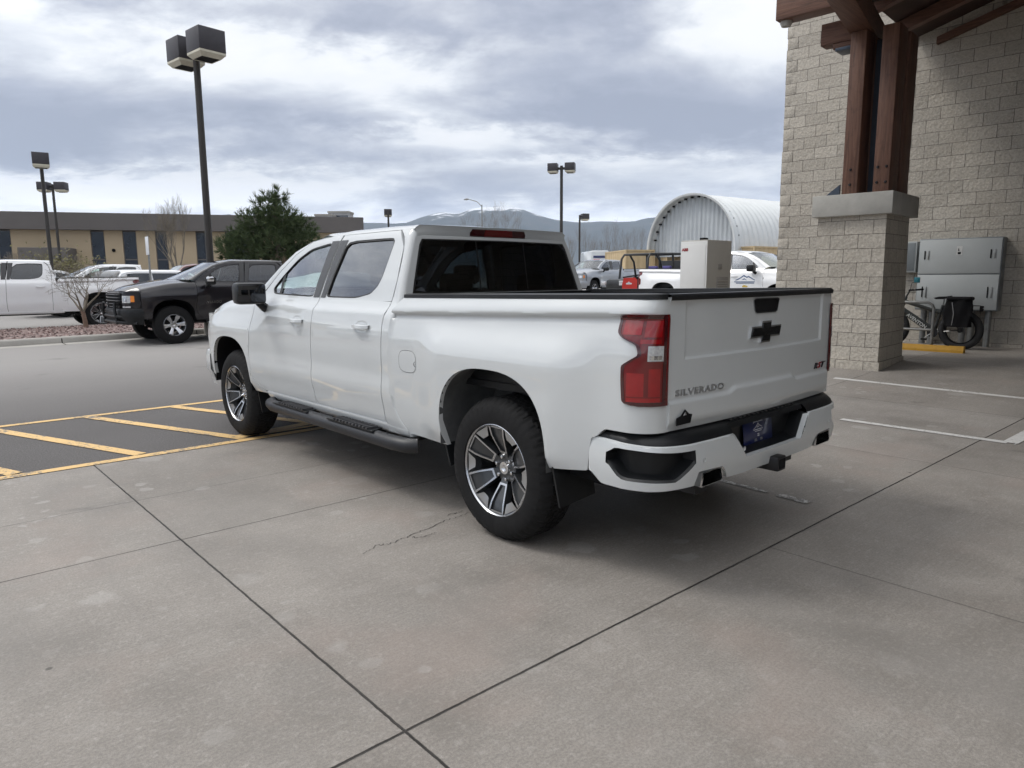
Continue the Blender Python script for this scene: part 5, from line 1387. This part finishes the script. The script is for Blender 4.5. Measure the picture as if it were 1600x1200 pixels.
m.prism([(-.09, .87), (.07, .87), (.09, .89), (.05, .915), (-.03, .93), (-.08, .905)], 0, .002, X, GOLD); m.build('door_emblem', None, wr_, smooth=False)

# ------------------------------------------------------------------ small cars beyond the island
def car(label, loc, rotz, paint, kind='suv', group='parked cars beyond the island', L=4.7, Wh=.92, H=1.70):
    o = thing('parked_car', label, 'car', loc, rotz, group)
    belt = H*.60
    top = mono({'suv': [(-2.35, belt-.02), (-2.28, H*.80), (-2.05, H*.97), (-1.6, H), (-.2, H*1.0), (.35, H*.965), (1.15, belt+.05), (2.0, belt-.10), (2.28, belt-.22), (2.35, belt-.4)],
                'sedan': [(-2.35, belt-.05), (-2.2, belt), (-1.6, belt+.06), (-.95, H*.93), (-.4, H), (.2, H*.975), (1.05, belt+.05), (2.0, belt-.10), (2.28, belt-.22), (2.35, belt-.4)]}[kind])
    k = L/4.7; m = MB(); rows = []
    for y in lin(-2.35, 2.35, 40):
        zt = top(y); up = max(0, zt-belt)/(H-belt); e = 1-.10*abs(y/2.35)**4; row = []
        w = Wh*e
        prof = [(w*.97, .25), (w, .45), (w*1.0, belt*.8), (w*.96, min(belt, zt-.03))]
        prof += [(w*lerp(.95, .80, up*t), lerp(min(belt, zt-.03), zt-.06, t)) for t in (.35, .7, 1)]+[(w*.72*lerp(1.2, 1, up), zt-.02), (w*.4, zt), (0, zt+.01)]
        row = [(-a, y*k, b) for a, b in prof]+[(a, y*k, b) for a, b in reversed(prof[:-1])]
        rows.append(row)
    m.grid(rows); m.add(rows[0], [tuple(range(len(rows[0])))]); m.add(rows[-1], [tuple(range(len(rows[-1])))])
    m.build('body', paint, o, ang=45)
    def zt(y): return top(y)
    for s in (-1, 1):
        for (y0, y1) in ((-1.95, -1.15), (-1.08, -.05), (.0, .75)) if kind == 'suv' else ((-1.0, -.08), (-.02, .75)):
            m = MB(); rr = []
            for y in lin(y0, y1, 6):
                t1 = min(zt(y)-.12, H-.10); up = max(0, zt(y)-belt)/(H-belt)
                w = Wh*(1-.10*abs(y/2.35)**4)
                rr.append([(s*(w*lerp(.955, lerp(.95, .80, up), (z-belt)/max(.05, zt(y)-.06-belt))+.008), y*k, z) for z in lin(belt+.02, max(belt+.03, t1), 4)])
            m.grid(rr); m.build('window', GLASSD, o)
    m = MB(); m.grid([[(u*Wh*.72, y*k, zt(y)+.012-.02*abs(u)**2) for u in lin(-1, 1, 6)] for y in lin(.42, 1.10, 5)]); m.build('windshield', GLASSL, o)
    m = MB(); ys = (-2.30, -2.07) if kind == 'suv' else (-1.5, -1.0)
    m.grid([[(u*Wh*.70, y*k-.012, zt(y)+.008) for u in lin(-1, 1, 6)] for y in lin(*ys, 4)]); m.build('rear_window', GLASSD, o)
    for s in (-1, 1):
        m = MB(); m.box(s*Wh*.62, s*Wh*.93, -2.365*k, -2.25*k, belt-.25, belt-.05, RED, .02); m.build('tail_light', None, o)
        m = MB(); m.box(s*Wh*.55, s*Wh*.90, 2.18*k, 2.33*k, belt-.36, belt-.22, CLEAR, .02); m.build('headlight', None, o)
        for y in (-1.45, 1.45):
            m = MB(); m.lathe([(-.1, .0), (-.1, .31), (-.07, .34), (.07, .34), (.1, .31), (.1, .22)], 20, RUBBER, c=(s*(Wh-.09), y*k, .34)); m.lathe([(.09, .215), (.11, .21), (.10, .0)] if s > 0 else [(-.09, .215), (-.11, .21), (-.10, .0)], 16, ALLOY, c=(s*(Wh-.09), y*k, .34)); m.build('wheel', None, o)
    return o
GLASSD = mat('dark_car_glass', (.02, .025, .03), .05, coat=1, var=.05); GLASSL = mat('pale_car_glass', (.16, .20, .20), .05, coat=1, var=.05)
car('small white car roof showing just above the left pickup bed rail', place(92, 31), ROTL+pi, WHITE2, 'suv')
car('white wagon roof between the bare tree and the white pickup cab beyond', place(152, 33), ROTL+.1, WHITE2, 'sedan', H=1.62)
car('silver car with a low roof beside the far white pickup cab', place(180, 30.5), ROTL, SILV, 'sedan', H=1.66)
car('white hatchback with dark side glass just ahead of the black pickup windshield', place(268, 25), ROTL+pi+.35, WHITE2, 'suv', H=1.62)
car('dark red car with only its roof showing behind the black pickup windshield', place(303, 34), ROTL, mat('dark_red_paint', (.12, .02, .02), .3, coat=1), 'suv', H=1.80)
pickup_at(214, 27, ROTL, 1.5, 'pickup_truck', 'far white crew cab pickup with only its cab showing behind the thin signpost', paint=WHITE2, q=.3, tow=False, boards=False, z=.20)

# ------------------------------------------------------------------ charger cabinet
CABW = mat('white_cabinet_enamel', (.62, .62, .605), .45, var=.03, vscale=2); CABS = mat('beige_grey_shaded_side', (.36, .345, .315), .5, var=.04, vscale=2); CABD = mat('grey_vent_panel', (.24, .23, .215), .6, var=.08)  # beige grey carries the shade of the cabinet's less lit side
b = px2(1102, 13.0); o = thing('charger_cabinet', 'tall white electric charger cabinet, its side painted beige grey for shade, with a red button behind the tailgate', 'cabinet', b, -GO)
H = 2.16-b.z
m = MB(); m.box(0, .80, 0, .57, 0, H, CABS, .012); m.box(-.012, .0, .0, .57, .05, H-.02, CABW, .004); m.build('body', None, o)
m = MB(); m.box(-.02, -.013, .03, .54, .35, H-.08, CABW, .006); d = m.build('door', None, o)
m = MB().m(REDB); text_mb('ABB', .075, .003, lambda u, v, dd: (-.021-dd, .47-u, H-.17+v), m, bold=.003); m.build('lettering', None, d, smooth=False)
m = MB(); m.lathe([(-.05, 0), (-.05, .03), (-.02, .04)], 14, REDB, c=(0, .45, .93)); m.build('emergency_button', None, d)
m = MB(); m.box(-.024, -.019, .10, .32, .84, 1.05, CABD, .004); m.box(-.027, -.023, .13, .28, .87, 1.0, MATTE, .002); m.build('screen', None, d)
m = MB(); m.box(-.023, -.019, .17, .30, 1.10, 1.16, CABD, .002); m.build('label_plate', None, d)
m = MB(); m.box(.32, .70, -.010, 0, .15, 1.36, CABD, .004)
for k in range(26): m.box(.34, .68, -.016, -.009, .18+k*.044, .195+k*.044, CABS)
m.build('vent', None, o)
m = MB(); m.box(.36, .48, -.012, 0, 1.50, 1.60, CABD, .004); m.build('side_plate', None, o)
m = MB(); m.box(.18, .32, .2, .3, H, H+.05, MATTE, .01); m.build('antenna', None, o)

# ------------------------------------------------------------------ utility vehicle behind the white work pickup
REDP = mat('red_plastic_body', (.55, .035, .025), .35, coat=.4, var=.05); CAGE = mat('black_roll_cage', (.02, .022, .024), .4, var=.1)
b = px2(1012, 25.5); o = thing('utility_vehicle', 'black roll-caged off-road utility vehicle behind the bed of the white work pickup', 'utility vehicle', b, ROTL-.1)
m = MB(); m.box(-.72, .72, -1.3, 1.35, .45, .80, CAGE, .08); m.box(-.62, .62, .75, 1.55, .70, 1.10, CAGE, .12); m.box(-.60, .60, -1.35, -1.25, 1.0, 1.75, CAGE, .02); m.box(-.70, .70, -1.5, -.5, .75, 1.05, CAGE, .05); m.box(-.55, -.3, .9, 1.3, 1.12, 1.125, MATTE); m.build('body', None, o)
for s in (-1, 1):
    m = MB(); m.tube([(s*.66, .80, 1.05), (s*.64, .72, 1.80), (s*.62, .60, 1.95), (s*.62, -1.1, 1.98), (s*.64, -1.25, 1.85), (s*.66, -1.3, 1.0)], .040, 8, CAGE); m.tube([(s*.62, .35, 1.97), (s*.64, .1, 1.7), (s*.66, -.1, .9)], .038, 8, CAGE); m.tube([(s*.66, .6, 1.15), (s*.64, -1.2, 1.35)], .03, 8, CAGE); m.tube([(s*.62, -.55, 1.98), (s*.66, -.6, .9)], .038, 8, CAGE); m.build('roll_cage', None, o)
m = MB()
for y, z in ((.60, 1.95), (-.55, 1.98), (-1.15, 1.97)): m.tube([(-.62, y, z), (.62, y, z)], .036, 8, CAGE)
m.build('cage_crossbar', None, o)
for x in (-.32, .32):
    m = MB(); m.box(x-.24, x+.24, -.5, -.05, .80, .95, MATTE, .04); m.box(x-.24, x+.24, -.62, -.48, .9, 1.55, mat('blue_violet_seat', (.06, .05, .20), .6), .05); m.build('seat', None, o)
for s in (-1, 1):
    for y in (-1.0, 1.2):
        m = MB(); m.lathe([(-.12, 0), (-.12, .28), (-.09, .33), (.09, .33), (.12, .28), (.12, 0)], 20, RUBBER, c=(s*.68, y, .34)); m.lathe([(-.125, 0), (-.125, .13)] if s < 0 else [(.125, 0), (.125, .13)], 12, ALLOY, c=(s*.68, y, .34)); m.build('wheel', None, o)
    m = MB(); m.box(s*.35, s*.58, 1.70, 1.78, .90, 1.02, CLEAR, .02); m.build('headlight', None, o)
# red equipment box closer to us
b = px2(983, 24.0); o = thing('equipment_case', 'bright red plastic case with a white emblem left of the white work pickup tail', 'case', b, -.9)
m = MB(); m.box(-.20, .20, -.2, .2, 0, .66, MATTE, .04); m.prism([(-.25, .60), (.25, .60), (.25, 1.10), (.16, 1.17), (-.20, 1.15), (-.25, .95)], -.25, .25, lambda a, b_, d: (a, d, b_+.0), REDP); m.build('body', None, o, ang=60)
m = MB(); m.prism([(-.12, .94), (.06, .94), (.08, .98), (.0, 1.0), (-.02, 1.04), (-.06, 1.0), (-.12, .98)], .251, .254, lambda a, b_, d: (a, -d, b_), PLATEW); m.build('emblem', None, o, smooth=False)

# ------------------------------------------------------------------ containers and the arched shed
def corr(name, label, loc, rotz, L, Wd_, Hh, mt, cat='shipping container', n=None, group=None):
    o = thing(name, label, cat, loc, rotz, group); m = MB()
    def wall_(ax, c, a0, a1):
        rows = []; k = int(abs(a1-a0)/.14); 
        for i in range(k+1):
            a = lerp(a0, a1, i/k); d = .035*((1, 1, 0, 0)[i % 4])
            rows.append([(a, c-math.copysign(d, c), z) if ax == 'x' else (c-math.copysign(d, c), a, z) for z in (.15, Hh-.10)])
        m.grid(rows)
    for s in (-1, 1): wall_('x', s*Wd_/2, -L/2, L/2); wall_('y', s*L/2, -Wd_/2, Wd_/2)
    m.box(-L/2+.03, L/2-.03, -Wd_/2+.03, Wd_/2-.03, Hh-.06, Hh-.01)
    m.build('panels', mt, o, smooth=False)
    m = MB()
    for s in (-1, 1):
        m.box(-L/2, L/2, s*Wd_/2-.05, s*Wd_/2+.02, Hh-.12, Hh); m.box(-L/2, L/2, s*Wd_/2-.05, s*Wd_/2+.02, 0, .16)
        m.box(s*L/2-.05, s*L/2+.02, -Wd_/2, Wd_/2, Hh-.121, Hh-.001); m.box(s*L/2-.05, s*L/2+.02, -Wd_/2, Wd_/2, 0, .159)
        for q in (-1, 1): m.box(s*L/2-.08, s*L/2+.03, q*Wd_/2-.08, q*Wd_/2+.03, 0, Hh+.003)
    m.build('edge_rails', mt, o, smooth=False); return o
TAN = mat('tan_container_paint', (.52, .40, .235), .6, var=.08, vscale=1.5); BLUEC = mat('blue_container_paint', (.03, .12, .36), .55, var=.08)
qd = 57
SD = FH*.58+RH*.815                 # the shed's long axis runs away to the right
srot = atan2(SD.y, SD.x)
qb = px2(1072, qd); W2 = 4.45
side = Vector((-SD.y, SD.x, 0))
c1 = qb+SD*7+side*(W2-.2); c2 = qb+SD*7-side*(W2-.2)
corr('shipping_container', 'tan corrugated container under the left foot of the arched shed', (c1.x, c1.y, qb.z-.0), srot, 12.2, 2.44, 2.95, TAN, group='tan containers under the arched shed')
corr('shipping_container', 'tan corrugated container under the right foot of the arched shed behind the white pickup', (c2.x, c2.y, qb.z-.0), srot, 12.2, 2.44, 2.95, TAN, group='tan containers under the arched shed')
cc = c1+side*2.9-SD*6.5
corr('shipping_container', 'tan corrugated container end seen left of the arched shed', (cc.x, cc.y, qb.z), srot+1.1, 6.1, 2.44, 3.0, TAN)
bb_ = px2(889, 70); corr('shipping_container', 'bright blue container low behind the silver pickup', (bb_.x, bb_.y, bb_.z-.9), -YAW, 6.1, 2.44, 2.3, BLUEC)
tr_ = px2(937, 92); o = thing('box_trailer', 'white trailer top with rounded corners and dark print left of the tan container', 'trailer', tr_, -YAW+.1)
m = MB(); m.box(-1.2, 1.2, -.0, 7, .6, 4.0, WHITE, .22); m.build('body', None, o)
m = MB(); m.box(-.9, .8, -.02, -.005, 3.05, 3.35, mat('navy_print', (.03, .04, .12), .5)); m.box(-.9, 0, -.02, -.005, 2.82, 2.92, REDP); m.build('side_print', None, o, smooth=False)
for x in (-1.0, 1.0):
    m = MB(); m.lathe([(-.12, 0), (-.12, .42), (.12, .42), (.12, 0)], 16, RUBBER, c=(x, 3.6, .42)); m.build('wheel', None, o)
SHED = mat('pale_corrugated_steel', (.62, .64, .64), .42, .35, var=.05, vscale=1.2)
sh = thing('arched_shed', 'large pale corrugated steel arched shed standing on tan containers', 'shed', qb, srot)
SL = 14.5; HS = 4.75; zb = 2.62
def shp(a, r=1.0): return (W2*r*cos(a)*(1.0), zb-.2+(HS)*r*(sin(a)**.86 if sin(a) > 0 else 0)+.2*0)
m = MB(); rows = []
nr_ = int(SL/.115)
for i in range(nr_+1):
    x = SL*i/nr_; d = .13*(.5+.5*sin(2*pi*x/.61))
    rows.append([(x, shp(a)[0]*(1-d/W2), shp(a)[1]-d*sin(a)) for a in lin(-.14, pi+.14, 44)])
m.grid(rows); m.build('arched_roof', SHED, sh, ang=80)
m = MB(); rows = []; ne = int(2*W2/.055)
for i in range(ne+1):
    y = -W2+.1+(2*W2-.2)*i/ne; ph = (y/.42) % 1; d = .10*smooth(.1, .25, ph)*(1-smooth(.65, .8, ph))
    yy = max(-1, min(1, y/(W2*.97))); a = math.acos(yy); zt = shp(a)[1]-.06
    rows.append([(.75+d, y, z) for z in (zb-.25, lerp(zb, zt, .5), zt)])
m.grid(rows); m.build('end_wall', mat('pale_end_wall', (.46, .49, .51), .5, .2, var=.06, vscale=1), sh, ang=60)
m = MB(); m.grid([[(x, shp(a, r)[0], shp(a, r)[1]) for a in lin(0, pi, 44)] for x, r in ((0, .975), (-.03, .985), (-.03, 1.012), (.08, 1.012))]); m.build('arch_trim', SHED, sh)
m = MB()  # solid dark blocks stand in for the shade along the arch
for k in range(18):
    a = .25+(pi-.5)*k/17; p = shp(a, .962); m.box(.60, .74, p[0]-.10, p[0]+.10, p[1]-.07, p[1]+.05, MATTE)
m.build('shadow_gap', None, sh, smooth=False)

# ------------------------------------------------------------------ tan office building on the left
TANW = mat('tan_painted_wall', (.43, .345, .235), .85, var=.05, vscale=.4, bump=.003, bscale=8); FASC = mat('dark_brown_fascia', (.125, .115, .11), .8, var=.06, vscale=.5); GLS = mat('dark_office_glass', (.022, .028, .04), .06, coat=1, var=.2, vscale=.3)
OLn = 30; OD = 50; o0 = px2(-120, OD-2.0); dirB = (RH*cos(.293)+FH*sin(.293)); br = atan2(dirB.y, dirB.x)
ofc = thing('office_building', 'long low tan office building with a dark flat fascia behind the parked trucks', 'building', (o0.x, o0.y, .4), br)
gz0 = .4
def oz(z): return z-gz0
inv = Matrix.Rotation(-br, 3, 'Z')
def along(px):
    """distance along the facade where bearing px meets it"""
    r = FH+RH*((px-800)/FPX); A = o0.to_2d()-CAM.to_2d(); d = dirB.to_2d(); det = r.x*(-d.y)+d.x*r.y
    return (r.x*A.y-r.y*A.x)/(r.y*d.x-r.x*d.y) if True else 0
OLn = along(566)
wins = [(13, 34), (156, 177), (205, 226), (255, 273), (317, 332), (362, 400)]
edges = [];
for a, b in wins: edges.append((along(a), along(b)))
m = MB(); cur = 0
zt, zw = 4.98, 4.98
segs = []
for a, b in edges: segs.append((cur, a)); cur = b
segs.append((cur, OLn))
for a, b in segs:
    m.box(a, b, 0, 9, oz(0), oz(4.99), TANW)
m.box(-46, -.001, 0, 9, oz(0), oz(4.99), TANW)  # unseen stretch added on the left, to be mirrored in the truck's side
m.box(0, OLn, .25, 8.9, oz(0), oz(4.97), TANW); m.build('wall', None, ofc, smooth=False)
m = MB(); m.box(-46.4, OLn+.4, -.55, 9.4, oz(4.99), oz(6.18), FASC, .02); m.build('roof', None, ofc, smooth=False)
for a, b in edges:
    m = MB(); m.box(a, b, .10, .16, oz(.2), oz(4.97), FASC); w_ = m.build('window', None, ofc, smooth=False)
    m = MB(); m.box(a+.06, b-.06, .085, .10, oz(.3), oz(2.9), GLS); m.box(a+.06, b-.06, .085, .10, oz(3.0), oz(4.9), GLS); m.build('pane', None, w_, smooth=False)
ea, eb = along(60), along(133)
m = MB(); m.box(ea, eb, -2.2, -.01, oz(2.75), oz(3.7), FASC, .02); m.box(eb-1.3, eb-.8, -2.0, -1.5, oz(0), oz(2.74), TANW); m.box(ea+.3, ea+.8, -2.0, -1.5, oz(0), oz(2.74), TANW); en = m.build('entrance_porch', None, ofc, smooth=False)
m = MB(); m.lathe([(-.06, 0), (-.06, .12), (0, .12)], 10, MATTE, 'Y', c=(along(190), 0, oz(3.6))); m.build('wall_lamp', None, ofc)
# rooftop unit and distant tower blocks
for px, D, w, h, z0, lab in ((518, 420, 9.5, 37, 0, 'left one of two pale distant office blocks on the skyline'), (541, 430, 12, 39.5, 0, 'right one of two pale distant office blocks on the skyline')):
    b = px2(px, D); o = thing('office_block', lab, 'building', (b.x, b.y, 0), -YAW, 'distant office blocks')
    m = MB(); m.box(-w/2, w/2, -6, 6, 0, h, mat('pale_concrete_far', (.36, .36, .37), .8, var=.1, vscale=.2)); m.build('wall', None, o, smooth=False)
    m = MB(); m.box(-w/2-.4, w/2+.4, -6.4, 6.4, h, h+1.0, CONC); m.build('roof', None, o, smooth=False)
    for k in range(3):
        m = MB(); m.box(-w/2+.5, w/2-.5, -6.03, -6.0, h-3.2-k*3.5, h-1.4-k*3.5, GLS); m.build('window', None, o, smooth=False)

for k in range(6):  # windows for the unseen added stretch
    ww = -6.5-k*6.6; m = MB(); m.box(ww, ww+2.6, -.04, -.002, oz(.2), oz(4.9), FASC); w_ = m.build('window', None, ofc, smooth=False)
    m = MB(); m.box(ww+.06, ww+2.54, -.055, -.042, oz(.3), oz(2.9), GLS); m.box(ww+.06, ww+2.54, -.055, -.042, oz(3.0), oz(4.8), GLS); m.build('pane', None, w_, smooth=False)
# cars added beyond the left frame edge, for reflections in the truck paint
src = [o for o in COL.objects if o.parent is None and o.name.startswith('parked_car')]
for k, (gx, gy, s, lab) in enumerate(((-9.5, 22.4, 3, 'added white hatchback in the row beyond the left frame edge, nearest the white pickup'), (-15.2, 22.6, 2, 'added silver car in the row well beyond the left frame edge'), (-20.5, 22.3, 4, 'added dark red car farthest out in the left row'))):
    c = copy_tree(src[s]); x, y = g2w(gx, gy); c.location = (x, y, terrain(x, y)); c.rotation_euler = (0, 0, ROTL+pi*(k % 2)); c['label'] = lab
# ------------------------------------------------------------------ trees
BARK = mat('grey_brown_bark', (.13, .105, .085), .9, var=.25, vscale=9, bump=.01, bscale=20); BARKR = mat('reddish_young_bark', (.17, .115, .085), .85, var=.25, vscale=14)
TWIG = mat('pale_twigs', (.20, .175, .14), .9, var=.3, vscale=5)
def branch(m, p, d, L, r, depth, maxd, spread, up, rng, n=3, kink=.18):
    pts = [p]; rad = [r]; q = Vector(p); dd = Vector(d).normalized(); seg = 3
    for i in range(seg):
        dd = (dd+Vector((rng.uniform(-1, 1), rng.uniform(-1, 1), rng.uniform(-.6, 1)*.6))*kink+Vector((0, 0, up*.12))).normalized()
        q = q+dd*(L/seg); pts.append(q.copy()); rad.append(max(.0025, r*(1-.45*(i+1)/seg)))
    m.tube(pts, rad, 5 if depth < 2 else 3, None, caps=False)
    if depth >= maxd: return
    k = n if depth < maxd-1 else n+1
    for i in range(k):
        t = rng.uniform(.45, 1.0) if i else 1.0
        j = min(seg, max(1, int(round(t*seg)))); b = pts[j]
        ax = dd.orthogonal().normalized(); ax.rotate(Matrix.Rotation(rng.uniform(0, 2*pi), 3, dd))
        nd = dd.copy(); nd.rotate(Matrix.Rotation(spread*rng.uniform(.5, 1.25), 3, ax))
        branch(m, b, nd+Vector((0, 0, up*.3)), L*rng.uniform(.60, .82), max(.003, rad[j]*.66), depth+1, maxd, spread, up, rng, n, kink)
def bare_tree(label, px, D, h, seed, trunk_h=.3, r=.05, maxd=5, spread=.6, up=.5, dz=0, group=None, lean=0, cat='tree', bark=BARK, twig=TWIG, n=3):
    rng = random.Random(seed); b = px2(px, D, dz); o = thing('bare_tree', label, cat, b, 0, group)
    m = MB(); th = h*trunk_h; m.tube([(0, 0, -.1), (lean*.4, 0, th*.5), (lean, 0, th)], [r*1.25, r, r*.9], 9); m.build('trunk', bark, o)
    m = MB()
    for k in range(5 if n > 2 else 4):
        a = 2*pi*k/5+rng.uniform(-.4, .4); d = Vector((cos(a)*spread, sin(a)*spread, 1)); branch(m, Vector((lean, 0, th*rng.uniform(.85, 1))), d, h*.32, r*.55, 0, maxd, spread, up, rng, n)
    m.build('crown', twig, o, ang=180, weld=False); return o
def pine(label, px, D, H, lobes, seed):
    rng = random.Random(seed); b = px2(px, D); o = thing('pine_tree', label, 'tree', b)
    R3 = lambda l, f, z: RH*l+FH*f+Vector((0, 0, z))
    m = MB(); m.tube([(0, 0, 0), R3(.1, 0, H*.4), R3(0, 0, H*.92)], [.22, .16, .03], 10)
    for (l, f, z, r) in lobes:
        m.tube([R3(0, 0, max(.5, z-.9*r)), R3(l*.5, f*.5, z-.4*r), R3(l, f, z)], [.07, .05, .02], 5)
    m.build('trunk', BARK, o)
    m = MB()
    for (l, f, z, r) in lobes:
        c = R3(l, f, z); nclump = int(300*r*r)
        for k in range(nclump):
            u = Vector((rng.gauss(0, 1), rng.gauss(0, 1), rng.gauss(0, 1))).normalized(); rr = r*rng.uniform(.40, 1.22)**.9*(1+.25*mn.noise(u*2.2+Vector((l, z, 0))))
            p = c+Vector((u.x*rr, u.y*rr, u.z*rr*.82))
            tip = (u+Vector((0, 0, .75))).normalized()
            for q in range(17):
                d = (tip+Vector((rng.uniform(-1, 1), rng.uniform(-1, 1), rng.uniform(-1, 1)))*.75).normalized(); L = rng.uniform(.14, .34)
                s = d.orthogonal().normalized(); s.rotate(Matrix.Rotation(rng.uniform(0, 6.28), 3, d)); s *= .012
                e = p+d*L; m.add([p-s, p+s, e+s*.4, e-s*.4], [(0, 1, 2, 3)])
    m.build('foliage', NEEDLE, o, smooth=False, weld=False); return o
def needle_mat():
    t = NT('pine_needles'); n = t.noise(1.6, 3, .6); n2 = t.noise(11, 3, .6, off=(4, 4, 4))
    c = t.mix(t.ramp(n2, [(.35, 0), (.7, 1)]), t.ramp(n, [(.3, (.030, .055, .028)), (.7, (.065, .10, .045))]), (.11, .135, .06)); t.base(c); t.set(rough=.75, spec=.2); return t.m
NEEDLE = needle_mat()
# lobes: (sideways, depth, height, radius)
PL = [(-.35, 0, 5.35, .75), (.15, .2, 5.9, .45), (-.9, -.1, 4.4, .95), (.35, -.3, 4.55, 1.0), (.95, .3, 4.0, .95), (-.35, .3, 3.7, 1.1), (1.35, -.2, 3.3, .8), (-1.75, .1, 3.6, .72), (-2.45, 0, 3.15, .6), (-1.5, -.5, 2.9, .95), (-2.35, .2, 2.5, .55), (.2, -.5, 2.9, 1.15), (1.3, .2, 2.4, .95), (-.8, .5, 2.1, 1.2), (.8, -.2, 1.7, 1.1), (-1.9, -.2, 1.9, .8), (-.6, -.4, 1.2, .9)]
PL = [(a*.95, b*.9, c*.82+.05, d*.82) for a, b, c, d in PL]
pine('big dark green pine beside the tall twin-headed lamp post', 441, 34, 5.4, PL, 5)
bare_tree('little bare young tree with an orange-brown trunk on the pink gravel', 137, 18.6, 1.75, 21, .30, .055, 4, .85, .25, .12, bark=BARKR, lean=-.06)
bare_tree('leafless tree in front of the tan wall left of the tall lamp post', 284, 38, 4.1, 6, .28, .11, 5, .36, .8)
bare_tree('bare spreading tree in front of the tan wall at the left edge', 22, 36, 2.7, 9, .2, .10, 5, .75, .35)
bare_tree('thin bare shrub standing above the roof of the white truck', 772, 92, 8.8, 12, .2, .12, 5, .5, .6)
bare_tree('brown leafless shrub at the foot of the pine', 482, 30, 2.5, 15, .1, .05, 5, .9, .2, cat='shrub', bark=BARKR, twig=BARKR)
o = thing('shrub', 'dense olive brown bush beside the porch behind the left pickup', 'shrub', px2(110, 33))
rng = random.Random(8); m = MB()
for k in range(9): branch(m, Vector((rng.uniform(-.8, .8), rng.uniform(-.4, .4), 0)), Vector((rng.uniform(-.5, .5), rng.uniform(-.5, .5), 1)), .9, .02, 0, 4, .6, .3, rng, 3)
m.build('stems', mat('olive_twigs', (.17, .15, .08), .9, var=.3), o, weld=False)
m = MB()
for k in range(2600):
    p = Vector((rng.gauss(0, .75), rng.gauss(0, .45), 1.25+rng.gauss(0, .5))); d = Vector((rng.uniform(-1, 1), rng.uniform(-1, 1), rng.uniform(-.5, 1))).normalized()*.07; s = d.orthogonal()*.5
    m.add([p, p+d+s, p+d*2, p+d-s], [(0, 1, 2, 3)])
m.build('leaves', mat('olive_dry_leaves', (.13, .12, .05), .8, var=.35, vscale=4), o, smooth=False, weld=False)
labs = ['leftmost', 'second', 'third', 'fourth', 'fifth', 'sixth', 'seventh', 'eighth', 'rightmost']
for k, px in enumerate((868, 893, 915, 926, 941, 954, 968, 981, 996)):
    bare_tree('tall bare poplar in the far row left of the arched shed, %s of the nine' % labs[k], px, 150+(k*37 % 23), (7.5, 9, 10, 8.5, 8, 10.5, 8.2, 9.4, 11)[k], 40+k, .25, .10, 4, .32, .9, group='row of far bare poplars', twig=FARTW if 'FARTW' in globals() else TWIG)
# ------------------------------------------------------------------ hills
def hill_mat():
    t = NT('wooded_hill_with_snow'); sp = t.n('SeparateXYZ'); t.link(t.tc(), sp.inputs[0])
    n = t.noise(.0016, 8, .66); n2 = t.noise(.006, 6, .65, off=(3, 1, 0)); c = t.ramp(n2, [(.3, (.035, .048, .045)), (.7, (.085, .085, .075))])
    z = t.math('DIVIDE', sp.outputs[2], 760); f = t.math('ADD', t.math('MULTIPLY', z, .55), t.math('ADD', t.math('MULTIPLY', n, .55), t.math('MULTIPLY', n2, .35)))
    c = t.mix(t.ramp(f, [(.93, 0), (.97, 1)]), c, (.80, .82, .85)); t.base(c); t.set(rough=.95, spec=.1); return t.m
RIDGE = mono([(-600, 160), (-200, 330), (60, 420), (200, 520), (330, 650), (370, 700), (420, 590), (500, 590), (552, 598), (638, 618), (661, 673), (695, 727), (718, 705), (744, 750), (780, 752), (808, 748), (831, 705), (868, 645), (914, 620), (960, 612), (985, 606), (1010, 635), (1100, 600), (1400, 520), (1900, 450), (2400, 300)])
def hills(name, r0, r1, Hf, seed, mt):
    m = MB(); rows = []
    for px in lin(-600, 2400, 300):
        row = []
        for k in range(25):
            t = k/24; D = lerp(r0, r1, t); s = sin(pi*min(1, t/1.2+.0))**1.15 if t < .6 else sin(pi*min(1, t/1.2))**1.15
            x, y = at(px, D); H = Hf(px)
            rg = 1-abs(mn.noise(Vector((x*.0011, y*.0011, seed))))*1.2; nn = mn.fractal(Vector((x*.0009, y*.0009, seed)), .9, 2.1, 6)
            row.append((x, y, H*s*(1+.05*nn+.22*(rg-.8)*(1-s*.95))-6))
        rows.append(row)
    m.grid(rows); o = m.build(name, mt, ang=180); return struct(o)
HM = hill_mat()
hills('hills', 5600, 9400, lambda p: RIDGE(p)*.98, 3.1, HM)
m = MB(); rows = []  # ring of hills added out of view, a dark band for paint reflections
for k in range(121):
    az = YAW+radians(lerp(-65, -295, k/120)); row = []
    for j in range(9):
        s = j/8; r_ = lerp(5800, 9300, s); x, y = CAM.x+sin(az)*r_, CAM.y+cos(az)*r_
        h = (430+260*mn.noise(Vector((az*3, 5, 0))))*sin(pi*min(1, s/1.2))**1.1*(.35+.65*smooth(0, .08, k/120)*smooth(1, .92, k/120))
        row.append((x, y, h*(1+.10*mn.fractal(Vector((x*.0009, y*.0009, 2)), .9, 2.1, 5))-6))
    rows.append(row)
m.grid(rows); struct(m.build('hills', HM, ang=180))
# ------------------------------------------------------------------ air
hz = bpy.data.materials.new('haze_air'); hz.use_nodes = True; hz.node_tree.nodes.clear()
ho = hz.node_tree.nodes.new('ShaderNodeOutputMaterial'); pv = hz.node_tree.nodes.new('ShaderNodeVolumePrincipled')
pv.inputs['Color'].default_value = (.66, .79, 1, 1); pv.inputs['Density'].default_value = 8.5e-5; pv.inputs['Anisotropy'].default_value = 0
hz.node_tree.links.new(pv.outputs[0], ho.inputs['Volume'])
m = MB(); m.box(-9900, 9900, -9900, 9900, -12, 1150, hz); o = m.build('haze', None, smooth=False); o['kind'] = 'stuff'
